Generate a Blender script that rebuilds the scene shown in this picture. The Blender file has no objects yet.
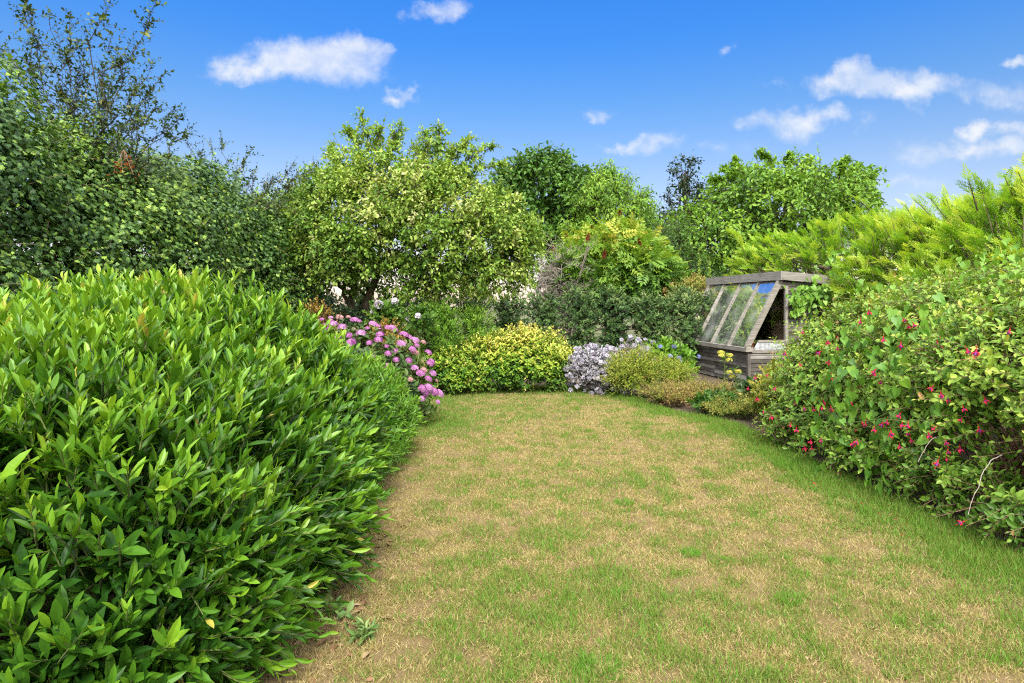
import bpy, math
import numpy as np

# ------------------------------------------------------------------ camera, sky, sun, exposure
S = bpy.context.scene
COL = S.collection
R = math.radians
F = 600.0            # focal length in pixels of the 1024 wide picture
HOR = 305.0          # picture row of the horizon
EYE = 1.5            # eye height in metres

cd = bpy.data.cameras.new("camera")
cam = bpy.data.objects.new("camera", cd); COL.objects.link(cam)
cam.location = (0, 0, EYE); cam.rotation_euler = (R(90), 0, 0)
cd.sensor_width = 36; cd.lens = F / 1024 * 36
cd.shift_y = -(341.5 - HOR) / 1024
cd.clip_start = 0.05; cd.clip_end = 1500
S.camera = cam

S.view_settings.view_transform = 'Standard'
S.view_settings.look = 'None'
S.view_settings.gamma = 1
S.view_settings.use_curve_mapping = False
S.view_settings.exposure = 1.1
S.cycles.max_bounces = 7
S.cycles.diffuse_bounces = 4
S.cycles.transmission_bounces = 5
S.cycles.transparent_max_bounces = 12
S.cycles.sample_clamp_indirect = 6
S.cycles.use_denoising = False
S.cycles.filter_width = 1.15

SUN_EL, SUN_AZ = 46, 176     # azimuth clockwise from +Y (view direction): behind the camera
sl = bpy.data.lights.new("sun", 'SUN'); sun = bpy.data.objects.new("sun", sl); COL.objects.link(sun)
sl.energy = 2.7; sl.angle = R(14); sl.color = (1.0, 0.94, 0.84)
sun.rotation_euler = (R(90 - SUN_EL), 0, R(180 - SUN_AZ))
sun.location = (0, -5, 20)


class NT:
    """small helper for node trees"""
    def __init__(s, tree):
        s.t = tree; s.n = tree.nodes; s.l = tree.links
    def new(s, typ, **kw):
        n = s.n.new(typ)
        for k, v in kw.items(): setattr(n, k, v)
        return n
    def put(s, inp, v):
        if isinstance(v, bpy.types.NodeSocket): s.l.new(v, inp)
        elif v is not None: inp.default_value = v
    def m(s, op, a, b=None, c=None, clamp=False):
        n = s.new('ShaderNodeMath', operation=op); n.use_clamp = clamp
        s.put(n.inputs[0], a); s.put(n.inputs[1], b); s.put(n.inputs[2], c)
        return n.outputs[0]
    def vm(s, op, a, b=None):
        n = s.new('ShaderNodeVectorMath', operation=op)
        s.put(n.inputs[0], a); s.put(n.inputs[1], b)
        return n.outputs['Value'] if op in ('LENGTH', 'DOT_PRODUCT') else n.outputs[0]
    def sstep(s, x, lo, hi):
        n = s.new('ShaderNodeMapRange', interpolation_type='SMOOTHSTEP')
        s.put(n.inputs[0], x); s.put(n.inputs[1], lo); s.put(n.inputs[2], hi)
        return n.outputs[0]
    def noise(s, vec, scale, detail=4, rough=.5, dist=0):
        n = s.new('ShaderNodeTexNoise'); s.put(n.inputs['Vector'], vec)
        n.inputs['Scale'].default_value = scale; n.inputs['Detail'].default_value = detail
        n.inputs['Roughness'].default_value = rough; n.inputs['Distortion'].default_value = dist
        return n
    def ramp(s, x, stops):
        n = s.new('ShaderNodeValToRGB'); e = n.color_ramp.elements
        while len(e) < len(stops): e.new(.5)
        for el, (p, c) in zip(e, stops):
            el.position = p; el.color = (*c, 1) if len(c) == 3 else c
        s.put(n.inputs[0], x)
        return n.outputs[0]
    def mix(s, f, a, b, typ='MIX'):
        n = s.new('ShaderNodeMix', data_type='RGBA', blend_type=typ)
        s.put(n.inputs[0], f); s.put(n.inputs[6], a); s.put(n.inputs[7], b)
        return n.outputs[2]


def build_world():
    w = bpy.data.worlds.new("World"); S.world = w; w.use_nodes = True
    t = NT(w.node_tree); t.n.clear()
    sky = t.new('ShaderNodeTexSky', sky_type='NISHITA'); sky.sun_disc = False
    sky.sun_elevation = R(SUN_EL); sky.sun_rotation = R(SUN_AZ)
    sky.air_density = 1.0; sky.dust_density = 0.6; sky.ozone_density = 2.5
    tc = t.new('ShaderNodeTexCoord'); d = tc.outputs['Generated']
    sp = t.new('ShaderNodeSeparateXYZ'); t.put(sp.inputs[0], d)
    X, Y, Z = sp.outputs
    # the deep blue of a polarised summer sky, paler towards the horizon
    tint = t.ramp(t.m('MULTIPLY', Z, 2.0, clamp=True), [(0, (1.24, .98, 1.0)), (.16, (1.12, .87, .85)), (.42, (.86, .86, .93)), (.62, (.52, .83, 1.10)), (.8, (.29, .79, 1.34)), (1, (.22, .78, 1.5))])
    blue = t.mix(1.0, sky.outputs[0], tint, 'MULTIPLY')
    # clouds by direction: u, v on the plane in front of the garden
    ys = t.m('MAXIMUM', Y, .02)
    u = t.m('DIVIDE', X, ys); v = t.m('DIVIDE', Z, ys)
    cv = t.new('ShaderNodeCombineXYZ'); t.put(cv.inputs[0], u); t.put(cv.inputs[1], v)
    n1 = t.noise(cv.outputs[0], 9, 6, .6)
    n2 = t.noise(cv.outputs[0], 17, 8, .62)
    wob = t.vm('SUBTRACT', n1.outputs['Color'], (.5, .5, .5))
    wn = t.new('ShaderNodeVectorMath', operation='MULTIPLY'); t.put(wn.inputs[0], wob); wn.inputs[1].default_value = (.26, .11, 0)
    pos = t.vm('ADD', cv.outputs[0], wn.outputs[0])
    pxs = [(312, 58, 92, 27, 1.0), (282, 62, 55, 20, 1.0), (352, 48, 48, 18, 1.0), (403, 91, 26, 10, .75), (430, 8, 34, 13, .8), (650, 142, 36, 10, .7), (604, 108, 26, 9, .42),
           (735, 53, 24, 8, .4), (862, 84, 72, 18, 1.0), (905, 90, 60, 15, .9), (795, 122, 62, 17, .95), (985, 148, 50, 13, .75), (988, 129, 30, 12, .85),
           (985, 95, 60, 16, .55), (1020, 64, 22, 9, .9), (940, 150, 60, 18, .35), (720, 155, 60, 12, .25), (905, 178, 70, 14, .3)]
    best = None
    for (px, py, rx, ry, a) in pxs:
        s1 = t.vm('SUBTRACT', pos, ((px - 512) / F, (HOR - py) / F, 0))
        s2 = t.vm('MULTIPLY', s1, (F / rx / 1.25, F / ry / 1.25, 0))
        k = t.m('MULTIPLY', t.m('SUBTRACT', 1.0, t.vm('LENGTH', s2), clamp=True), a)
        best = k if best is None else t.m('MAXIMUM', best, k)
    puff = t.m('ADD', t.m('MULTIPLY', best, 1.15), t.m('MULTIPLY', t.m('SUBTRACT', n2.outputs[0], .5), 1.15))
    front = t.m('MULTIPLY', t.sstep(puff, .04, .95), t.sstep(best, 0.0, .30))
    front = t.m('MULTIPLY', t.m('MULTIPLY', front, t.m('ADD', .55, t.m('MULTIPLY', t.sstep(n1.outputs[0], .35, .62), .4))), t.sstep(Y, .1, .3))
    # unseen broken bright cloud, added overhead and behind the camera to soften the light
    n3 = t.noise(d, 2.4, 5, .55)
    over = t.m('MAXIMUM', t.sstep(Z, .50, .72), t.m('MULTIPLY', t.sstep(t.m('MULTIPLY', Y, -1), -.15, .3), t.sstep(Z, -.02, .12)))
    over = t.m('MULTIPLY', over, t.sstep(n3.outputs[0], .22, .46))
    shade = t.ramp(n2.outputs[0], [(.3, (4.3, 4.65, 5.3)), (.62, (5.3, 5.4, 5.55))])
    c = t.mix(front, blue, shade)
    c = t.mix(t.m('MULTIPLY', over, .9), c, (15.0, 14.9, 14.6, 1))
    bg = t.new('ShaderNodeBackground'); t.put(bg.inputs[0], c); bg.inputs[1].default_value = 0.085
    out = t.new('ShaderNodeOutputWorld'); t.l.new(bg.outputs[0], out.inputs[0])


build_world()

# ------------------------------------------------------------------ numeric helpers
def rng_(k): return np.random.default_rng(k)
def nrm(v): return v / np.maximum(np.linalg.norm(v, axis=-1, keepdims=True), 1e-9)

def _hash(ix, iy, iz):
    h = (ix * 374761393 + iy * 668265263 + iz * 2147483647 * 3 + 974711) & 0xFFFFFFFF
    h = ((h ^ (h >> 13)) * 1274126177) & 0xFFFFFFFF
    h = h ^ (h >> 16)
    return (h & 0xFFFF) / 65535.0

def vnoise(p):
    """value noise, p (N,3) -> (N,) 0..1"""
    p = np.asarray(p, float); i = np.floor(p).astype(np.int64); f = p - i; f = f * f * (3 - 2 * f)
    r = 0
    for dx in (0, 1):
        for dy in (0, 1):
            for dz in (0, 1):
                w = (f[:, 0] if dx else 1 - f[:, 0]) * (f[:, 1] if dy else 1 - f[:, 1]) * (f[:, 2] if dz else 1 - f[:, 2])
                r = r + w * _hash(i[:, 0] + dx, i[:, 1] + dy, i[:, 2] + dz)
    return r

def fbm(p, o=3):
    r = 0; a = .5; s = 0
    for k in range(o):
        r = r + a * vnoise(np.asarray(p) * 2 ** k + 17.3 * k); s += a; a *= .5
    return r / s

# ------------------------------------------------------------------ mesh builder
class MB:
    def __init__(s): s.V = []; s.I = []; s.Z = []; s.T = []; s.M = []; s.n = 0
    def add(s, V, idx, sizes, tone=.5, mat=0):
        V = np.asarray(V, float).reshape(-1, 3); idx = np.asarray(idx, np.int64).ravel(); sizes = np.asarray(sizes, np.int64).ravel()
        s.V.append(V); s.I.append(idx + s.n); s.Z.append(sizes)
        s.T.append(np.broadcast_to(np.asarray(tone, float), (len(V),)).copy())
        s.M.append(np.full(len(sizes), mat, np.int64)); s.n += len(V)
    def leaves(s, tpl, pos, d, n, size, tone, wid=1.0, mat=0):
        tv, tf = tpl; N = len(pos)
        if N == 0: return
        d = nrm(d); sd = nrm(np.cross(d, n)); n = np.cross(sd, d)
        size = np.broadcast_to(np.asarray(size, float), (N,))[:, None, None]
        wid = np.broadcast_to(np.asarray(wid, float), (N,))[:, None, None]
        x = tv[None, :, 0:1] * wid; y = tv[None, :, 1:2]; z = tv[None, :, 2:3]
        V = pos[:, None] + size * (x * sd[:, None] + y * d[:, None] + z * n[:, None])
        fi = np.concatenate([np.array(f) for f in tf]); fs = np.array([len(f) for f in tf])
        k = len(tv)
        idx = (fi[None] + (np.arange(N) * k)[:, None])
        s.add(V, idx, np.tile(fs, N), np.repeat(np.broadcast_to(np.asarray(tone, float), (N,)), k), mat)
    def tubes(s, P0, P1, r0, r1, k=5, tone=.5, mat=0):
        P0 = np.atleast_2d(P0); P1 = np.atleast_2d(P1); N = len(P0)
        if N == 0: return
        r0 = np.broadcast_to(np.asarray(r0, float), (N,)); r1 = np.broadcast_to(np.asarray(r1, float), (N,))
        d = nrm(P1 - P0); h = np.where(np.abs(d[:, 2:3]) < .9, np.array([[0, 0, 1.]]), np.array([[1., 0, 0]]))
        a = nrm(np.cross(d, h)); b = np.cross(d, a)
        th = np.arange(k) * 2 * np.pi / k
        c = np.cos(th)[None, :, None] * a[:, None] + np.sin(th)[None, :, None] * b[:, None]
        V = np.concatenate([P0[:, None] + c * r0[:, None, None], P1[:, None] + c * r1[:, None, None]], 1)
        q = []
        for i in range(k): q += [i, (i + 1) % k, k + (i + 1) % k, k + i]
        idx = np.array(q)[None] + (np.arange(N) * 2 * k)[:, None]
        s.add(V, idx, np.full(N * k, 4), tone, mat)
    def path(s, pts, radii, k=6, tone=.5, mat=0):
        """one continuous tapered tube through the points"""
        pts = np.asarray(pts, float); n = len(pts); radii = np.broadcast_to(np.asarray(radii, float), (n,))
        t = nrm(np.gradient(pts, axis=0)); ref = np.array([0.3, .95, .1]) if abs(t[0, 2]) > .5 else np.array([0, 0, 1.])
        a = nrm(np.cross(t, ref)); b = np.cross(t, a); th = np.arange(k) * 2 * np.pi / k
        V = pts[:, None] + radii[:, None, None] * (np.cos(th)[None, :, None] * a[:, None] + np.sin(th)[None, :, None] * b[:, None])
        q = []
        for j in range(n - 1):
            for i in range(k): q += [j * k + i, j * k + (i + 1) % k, (j + 1) * k + (i + 1) % k, (j + 1) * k + i]
        s.add(V, q, np.full((n - 1) * k, 4), tone, mat)
        s.add(V[-1], np.arange(k), [k], tone, mat); s.add(V[0], np.arange(k)[::-1], [k], tone, mat)
    def box(s, lo, hi, tone=.5, mat=0, M=None, jit=None):
        x0, y0, z0 = lo; x1, y1, z1 = hi
        V = np.array([[x0, y0, z0], [x1, y0, z0], [x1, y1, z0], [x0, y1, z0], [x0, y0, z1], [x1, y0, z1], [x1, y1, z1], [x0, y1, z1]], float)
        if jit is not None: V = V + jit
        if M is not None: V = V @ M[:, :3].T + M[:, 3]
        s.add(V, [0, 3, 2, 1, 4, 5, 6, 7, 0, 1, 5, 4, 1, 2, 6, 5, 2, 3, 7, 6, 3, 0, 4, 7], [4] * 6, tone, mat)
    def prism(s, poly, axis, a, b, tone=.5, mat=0):
        """polygon given in the two other axes, extruded from a to b along axis 0 or 1"""
        n = len(poly); P = np.array(poly, float); V = []
        for t in (a, b):
            for (p, q) in P: V.append((t, p, q) if axis == 0 else (p, t, q))
        idx = list(range(n))[::-1] + list(range(n, 2 * n)); sz = [n, n]
        for i in range(n): j = (i + 1) % n; idx += [i, j, n + j, n + i]; sz.append(4)
        s.add(V, idx, sz, tone, mat)
    def data(s, name, mats, smooth=False, offset=(0, 0, 0)):
        me = bpy.data.meshes.new(name)
        V = np.concatenate(s.V) - np.asarray(offset, float); I = np.concatenate(s.I); Z = np.concatenate(s.Z)
        T = np.concatenate(s.T); M = np.concatenate(s.M)
        me.vertices.add(len(V)); me.loops.add(len(I)); me.polygons.add(len(Z))
        me.vertices.foreach_set('co', V.astype(np.float32).ravel())
        me.loops.foreach_set('vertex_index', I.astype(np.int32))
        st = np.concatenate([[0], np.cumsum(Z)[:-1]])
        me.polygons.foreach_set('loop_start', st.astype(np.int32))
        for m in mats: me.materials.append(m)
        me.polygons.foreach_set('material_index', M.astype(np.int32))
        me.polygons.foreach_set('use_smooth', np.full(len(Z), smooth))
        a = me.attributes.new('tone', 'FLOAT', 'POINT'); a.data.foreach_set('value', T.astype(np.float32))
        me.update(calc_edges=True); me.validate()
        return me
    def obj(s, name, mats, parent=None, smooth=False):
        if not isinstance(mats, (list, tuple)): mats = [mats]
        off = np.array(parent.location) if parent is not None and parent.rotation_euler.z == 0 else (0, 0, 0)
        o = bpy.data.objects.new(name, s.data(name, mats, smooth, off)); COL.objects.link(o)
        if parent is not None: o.parent = parent
        return o

def tag(o, label=None, cat=None, group=None, kind=None):
    for k, v in (('label', label), ('category', cat), ('group', group), ('kind', kind)):
        if v: o[k] = v
    return o

def thing(name, label, cat, loc=(0, 0, 0), rz=0, group=None):
    o = bpy.data.objects.new(name, None); COL.objects.link(o)
    o.empty_display_size = .1
    o.location = loc; o.rotation_euler = (0, 0, rz)
    return tag(o, label, cat, group)

def place(me, name, parent, loc, rot=(0, 0, 0), sc=1.0):
    """a part that shares mesh data, at a world location"""
    o = bpy.data.objects.new(name, me); COL.objects.link(o); o.parent = parent
    o.location = tuple(np.array(loc) - np.array(parent.location)); o.rotation_euler = rot; o.scale = (sc,) * 3
    return o

def G(px, py, z=0.0):
    """ground point (X, Y) seen at a picture point; used to survey the garden's plan"""
    Y = (EYE - z) * F / (py - HOR)
    return (px - 512) * Y / F, Y

# ------------------------------------------------------------------ materials
def base_mat(name):
    m = bpy.data.materials.new(name); m.use_nodes = True
    t = NT(m.node_tree); t.n.clear()
    out = t.new('ShaderNodeOutputMaterial'); p = t.new('ShaderNodeBsdfPrincipled')
    t.l.new(p.outputs[0], out.inputs[0])
    return m, t, p, out

def leaf_mat(name, stops, rough=.5, trans=.3, spec=.4, tint=(1.25, 1.15, .45)):
    m, t, p, out = base_mat(name)
    at = t.new('ShaderNodeAttribute', attribute_name='tone')
    c = t.ramp(at.outputs['Fac'], stops)
    g = t.new('ShaderNodeNewGeometry')
    nz = t.noise(g.outputs['Position'], 30, 2, .5)
    c = t.mix(.35, c, t.ramp(nz.outputs[0], [(.3, (.55, .55, .55)), (.7, (1, 1, 1))]), 'MULTIPLY')
    t.put(p.inputs['Base Color'], c)
    p.inputs['Roughness'].default_value = rough
    p.inputs['Specular IOR Level'].default_value = spec
    tr = t.new('ShaderNodeBsdfTranslucent')
    t.put(tr.inputs[0], t.mix(1.0, c, (*tint, 1), 'MULTIPLY'))
    mx = t.new('ShaderNodeMixShader'); mx.inputs[0].default_value = trans
    t.l.new(p.outputs[0], mx.inputs[1]); t.l.new(tr.outputs[0], mx.inputs[2]); t.l.new(mx.outputs[0], out.inputs[0])
    return m

def bark_mat(name, lo, hi, scale=20):
    m, t, p, out = base_mat(name)
    tc = t.new('ShaderNodeTexCoord')
    mp = t.new('ShaderNodeMapping'); t.put(mp.inputs[0], tc.outputs['Object']); mp.inputs['Scale'].default_value = (1, 1, .25)
    n = t.noise(mp.outputs[0], scale, 6, .65)
    t.put(p.inputs['Base Color'], t.ramp(n.outputs[0], [(.32, lo), (.7, hi)]))
    p.inputs['Roughness'].default_value = .9
    b = t.new('ShaderNodeBump'); b.inputs['Strength'].default_value = .6; b.inputs['Distance'].default_value = .02
    t.put(b.inputs['Height'], n.outputs[0]); t.put(p.inputs['Normal'], b.outputs[0])
    return m

def wood_mat(name, lo, mid, hi, vertical=False):
    """weathered bare board: grain streaks, silvered patches, green algae; every board its own tone"""
    m, t, p, out = base_mat(name)
    tc = t.new('ShaderNodeTexCoord'); at = t.new('ShaderNodeAttribute', attribute_name='tone')
    mp = t.new('ShaderNodeMapping'); t.put(mp.inputs[0], tc.outputs['Object'])
    mp.inputs['Scale'].default_value = (30, 30, 1.5) if vertical else (2.2, 2.2, 45)
    sc = t.new('ShaderNodeVectorMath', operation='SCALE'); sc.inputs[0].default_value = (1, .7, 1.3); t.put(sc.inputs['Scale'], t.m('MULTIPLY', at.outputs['Fac'], 37.0))
    n = t.noise(t.vm('ADD', mp.outputs[0], sc.outputs[0]), 1.6, 6, .7)
    big = t.noise(tc.outputs['Object'], 3.5, 4, .6)
    f = t.m('ADD', t.m('MULTIPLY', n.outputs[0], .75), t.m('MULTIPLY', t.m('SUBTRACT', at.outputs['Fac'], .5), .3))
    f = t.m('ADD', f, t.m('MULTIPLY', big.outputs[0], .25))
    c = t.ramp(f, [(.28, lo), (.5, mid), (.75, hi)])
    alg = t.noise(tc.outputs['Object'], 6, 4, .6)
    c = t.mix(t.m('MULTIPLY', t.sstep(alg.outputs[0], .55, .75), .35), c, (.10, .115, .06, 1))
    t.put(p.inputs['Base Color'], c); p.inputs['Roughness'].default_value = .88; p.inputs['Specular IOR Level'].default_value = .2
    b = t.new('ShaderNodeBump'); b.inputs['Strength'].default_value = .5; b.inputs['Distance'].default_value = .006
    t.put(b.inputs['Height'], n.outputs[0]); t.put(p.inputs['Normal'], b.outputs[0])
    return m

def plain_mat(name, c0, c1, scale=25, rough=.7):
    m, t, p, out = base_mat(name)
    tc = t.new('ShaderNodeTexCoord'); n = t.noise(tc.outputs['Object'], scale, 4, .6)
    t.put(p.inputs['Base Color'], t.ramp(n.outputs[0], [(.3, c0), (.7, c1)])); p.inputs['Roughness'].default_value = rough
    return m

def petal_mat(name, stops, trans=.35):
    return leaf_mat(name, stops, rough=.6, trans=trans, spec=.25, tint=(1.1, .9, 1.0))

# ------------------------------------------------------------------ leaf templates (base at origin, +Y along the leaf, +Z upper face)
def T(v, f): return np.array(v, float), f
def strip_leaf(half, stations, fold=.35, droop=.15):
    """leaf blade with a folded midrib: stations are (y, relative width)"""
    v = [(0, 0, 0)]; f = []
    for (y, w) in stations:
        x = half * w
        v += [(-x, y, x * fold - droop * y * y), (0, y, -droop * y * y), (x, y, x * fold - droop * y * y)]
    v.append((0, 1, -droop)); n = len(stations)
    f += [(0, 2, 1), (0, 3, 2)]
    for i in range(n - 1):
        a = 1 + 3 * i; b = a + 3
        f += [(a, a + 1, b + 1, b), (a + 1, a + 2, b + 2, b + 1)]
    a = 1 + 3 * (n - 1); e = len(v) - 1
    f += [(a, a + 1, e), (a + 1, a + 2, e)]
    return T(v, f)
LAUREL = strip_leaf(.140, [(.22, .62), (.5, 1.0), (.78, .72)], .42, .12)
LANCE = strip_leaf(.12, [(.4, 1.0)], .4, .2)
OVAL = strip_leaf(.26, [(.3, .85), (.65, .9)], .3, .18)
SMALL = T([(0, 0, 0), (-.26, .45, .08), (0, 1, -.06), (.26, .45, .08)], [(0, 3, 2), (0, 2, 1)])
NARROW = T([(0, 0, 0), (-.13, .5, .05), (0, 1, -.1), (.13, .5, .05)], [(0, 3, 2), (0, 2, 1)])
IVY = T([(0, 0, 0), (-.42, .12, .04), (-.3, .42, 0), (-.36, .66, .03), (-.1, .64, 0), (0, 1, -.08), (.1, .64, 0), (.36, .66, .03), (.3, .42, 0), (.42, .12, .04), (0, .4, .05)],
        [(10, 0, 9, 8), (10, 8, 7, 6), (10, 6, 5), (10, 5, 4), (10, 4, 3, 2), (10, 2, 1, 0)])
HEART = T([(0, 0, 0), (-.2, -.16, .02), (-.4, -.02, .03), (-.38, .3, .03), (-.17, .7, .01), (0, 1, -.1), (.17, .7, .01), (.38, .3, .03), (.4, -.02, .03), (.2, -.16, .02), (0, .4, -.04)],
          [(10, 2, 1, 0), (10, 3, 2), (10, 4, 3), (10, 5, 4), (10, 6, 5), (10, 7, 6), (10, 8, 7), (10, 0, 9, 8)])
def compound(npair=5, llen=.34, half=.07):
    v = []; f = []
    for i in range(npair):
        y = .15 + .7 * i / (npair - 1)
        for sgn in (-1, 1):
            b = len(v); L = llen * (1 - .4 * abs(i / (npair - 1) - .4)); z = -.12 * y * y
            dx, dy = sgn * .85, .5
            v += [(0, y, z), (sgn * L * .42 - half * .5 * sgn, y + L * .25 + half, z), (dx * L, y + dy * L, z - .08), (sgn * L * .45 + half * .4 * sgn, y + L * .25 - half, z)]
            f += [(b, b + 3, b + 2, b + 1)] if sgn > 0 else [(b, b + 1, b + 2, b + 3)]
    b = len(v); v += [(0, .82, -.1), (-half, .95, -.12), (0, 1.15, -.2), (half, .95, -.12)]; f.append((b, b + 3, b + 2, b + 1))
    return T(v, f)
PINNATE = compound()
def spray(n=9):
    """flat feathery conifer spray"""
    v = []; f = []; r = rng_(5)
    for i in range(n):
        y = .06 + .8 * i / (n - 1)
        for sgn in (-1, 1):
            b = len(v); L = (.34 - .26 * (i / (n - 1))) * (.8 + .4 * r.random()); ang = .75 + .2 * r.random()
            dx, dy = sgn * math.sin(ang), math.cos(ang); w = .026
            z0 = -.1 * y * y; z1 = z0 + r.uniform(-.05, .05)
            v += [(0, y - w, z0), (dx * L * .6 - w * dy * sgn, y + dy * L * .6 + w, (z0 + z1) / 2), (dx * L, y + dy * L, z1), (dx * L * .55 + w * dy * sgn, y + dy * L * .55 - w, (z0 + z1) / 2)]
            f.append((b, b + 3, b + 2, b + 1) if sgn > 0 else (b, b + 1, b + 2, b + 3))
    b = len(v); v += [(-.012, 0, .004), (.012, 0, .004), (0, 1, -.1)]; f.append((b, b + 1, b + 2))
    return T(v, f)
SPRAY = spray()

# ------------------------------------------------------------------ plant generators
def sample_blobs(r, blobs, n, amp=.12, fs=1.6, zmin=.03, back=.55, seed=0.):
    """n points on the uneven surface of a union of ellipsoids (cx,cy,cz,rx,ry,rz); fewer on the side turned away from the garden"""
    B = np.array(blobs, float); C = B[:, :3]; Rr = B[:, 3:6]
    area = (Rr[:, 0] * Rr[:, 1] + Rr[:, 0] * Rr[:, 2] + Rr[:, 1] * Rr[:, 2]); P = []; N = []; tot = 0
    while tot < n:
        k = r.choice(len(B), size=n * 2, p=area / area.sum())
        d = nrm(r.normal(size=(n * 2, 3)))
        c = C[k]; rr = Rr[k]
        base = c + d * rr
        s = 1 + amp * 2 * (fbm(base * fs + seed, 3) - .5)
        p = c + d * rr * s[:, None]
        ok = p[:, 2] > zmin
        for j in range(len(B)):
            q = np.linalg.norm((p - C[j]) / Rr[j], axis=1)
            ok &= (q > .93) | (k == j)
        nn = nrm(d / rr)
        ok &= (r.random(len(p)) < np.where(nn[:, 1] > .35, back, 1.0))
        P.append(p[ok]); N.append(nn[ok]); tot += ok.sum()
    return np.concatenate(P)[:n], np.concatenate(N)[:n]

def shoots(mb, r, B, D, L, m, tpl, size, tone, wood=None, a0=65, a1=22, t0=.12, sizevar=.32, tonegain=.35, wid=1.0, upn=0.0, rad=.0025, opposite=False):
    """leafy shoots: m leaves up each stem, younger and lighter towards the tip"""
    N = len(B); D = nrm(D)
    h = np.where(np.abs(D[:, 2:3]) < .9, np.array([[0, 0, 1.]]), np.array([[1., 0, 0]]))
    a = nrm(np.cross(D, h)); b = np.cross(D, a)
    i = np.arange(m); t = t0 + (1 - t0) * i / max(m - 1, 1)
    ph = (np.repeat(np.arange((m + 1) // 2), 2)[:m] * 1.65 + (i % 2) * np.pi) if opposite else i * 2.39996
    ph = ph[None] + r.uniform(0, 6.28, (N, 1)) + r.normal(0, .25, (N, m))
    rad_v = np.cos(ph)[..., None] * a[:, None] + np.sin(ph)[..., None] * b[:, None]
    al = np.radians(a0 + (a1 - a0) * t)[None] + r.normal(0, .16, (N, m))
    ld = np.cos(al)[..., None] * D[:, None] + np.sin(al)[..., None] * rad_v
    ln = np.sin(al)[..., None] * D[:, None] - np.cos(al)[..., None] * rad_v
    ln = ln + upn * np.array([0, 0, 1.]) + r.normal(0, .12, (N, m, 3))
    bend = np.array([0, 0, -.18])
    pos = B[:, None] + D[:, None] * (L[:, None] * t[None])[..., None] + bend * ((L[:, None] * (t ** 2)[None]))[..., None]
    sz = size * (1 + sizevar * r.normal(0, 1, (N, m)).clip(-1.6, 1.6)) * (1 - .38 * np.maximum(0, t - .6) / .4)[None]
    tn = (np.broadcast_to(np.asarray(tone, float), (N,))[:, None] + tonegain * (t[None] - .55) + r.normal(0, .07, (N, m))).clip(0, 1)
    tn = np.where(r.random((N, m)) < .004, 1.0, tn)     # the odd yellowed leaf
    mb.leaves(tpl, pos.reshape(-1, 3), ld.reshape(-1, 3), ln.reshape(-1, 3), sz.ravel(), tn.ravel(), wid)
    if wood is not None:
        wood.tubes(B - D * .05, B + D * L[:, None] * .5 + bend * L[:, None] * .25, rad * 1.3, rad, 4)
        wood.tubes(B + D * L[:, None] * .5 + bend * L[:, None] * .25, B + D * L[:, None] + bend * L[:, None], rad, rad * .6, 4)

def limb(mb, r, A, Bp, r0, r1, n=7, wob=.06, sag=0.0, k=7):
    A = np.array(A, float); Bp = np.array(Bp, float); L = np.linalg.norm(Bp - A)
    t = np.linspace(0, 1, n)[:, None]; p = A + (Bp - A) * t
    p[1:-1] += r.normal(0, wob * L, (n - 2, 3)) * np.sin(np.pi * t[1:-1])
    p[:, 2] += sag * L * (np.sin(np.pi * t[:, 0]))
    mb.path(p, r0 + (r1 - r0) * t[:, 0], k); return p

def stems_to(mb, r, base, pts, r0=.012, r1=.004, n=6, spread=.12, wob=.05):
    for p in pts:
        b = np.array(base, float) + np.array([r.normal(0, spread), r.normal(0, spread), 0])
        q = limb(mb, r, b, p, r0, r1, n, wob, .08, 5)

def shrub(name, label, cat, blobs, mat, bark, seed, n, leaf, tpl, L=(.12, .22), m=7, amp=.12, fs=2.2, tone=.45, tonespread=.14, up=.7, depth=.25, group=None,
          nstem=14, tonefn=None, a0=65, a1=22, wid=1.0, upn=.2, opposite=False, tonegain=.35, base=None, back=.55, rjit=.35, zmin=.03, rad=.0025):
    r = rng_(seed); B = np.array(blobs, float)
    c = base if base is not None else (B[:, 0].mean(), B[:, 1].mean(), 0)
    o = thing(name, label, cat, c, 0, group)
    P, N = sample_blobs(r, blobs, n, amp, fs, zmin, back, seed * 3.1)
    dp = depth * r.random(n) ** 1.6
    P = P - N * dp[:, None] - N * np.mean(L) * .7
    D = N + np.array([0, 0, 1.]) * (up(P)[:, None] if callable(up) else up) + r.normal(0, rjit, (n, 3))
    Ln = r.uniform(L[0], L[1], n)
    tn = tone + r.normal(0, tonespread, n) * .6 + (fbm(P * 2.5 + seed, 2) - .5) * tonespread * 2.4
    if tonefn is not None: tn = tonefn(P, N, tn, r)
    P[:, 2] = np.maximum(P[:, 2], .01)
    f = MB(); w = MB()
    shoots(f, r, P, D, Ln, m, tpl, leaf, tn, w, a0, a1, upn=upn, wid=wid, opposite=opposite, tonegain=tonegain, rad=rad)
    stems_to(w, r, c, P[r.choice(n, nstem, replace=False)], spread=.15)
    f.obj('foliage', mat, o); w.obj('stem', bark, o, True)
    return o, P, N

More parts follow.
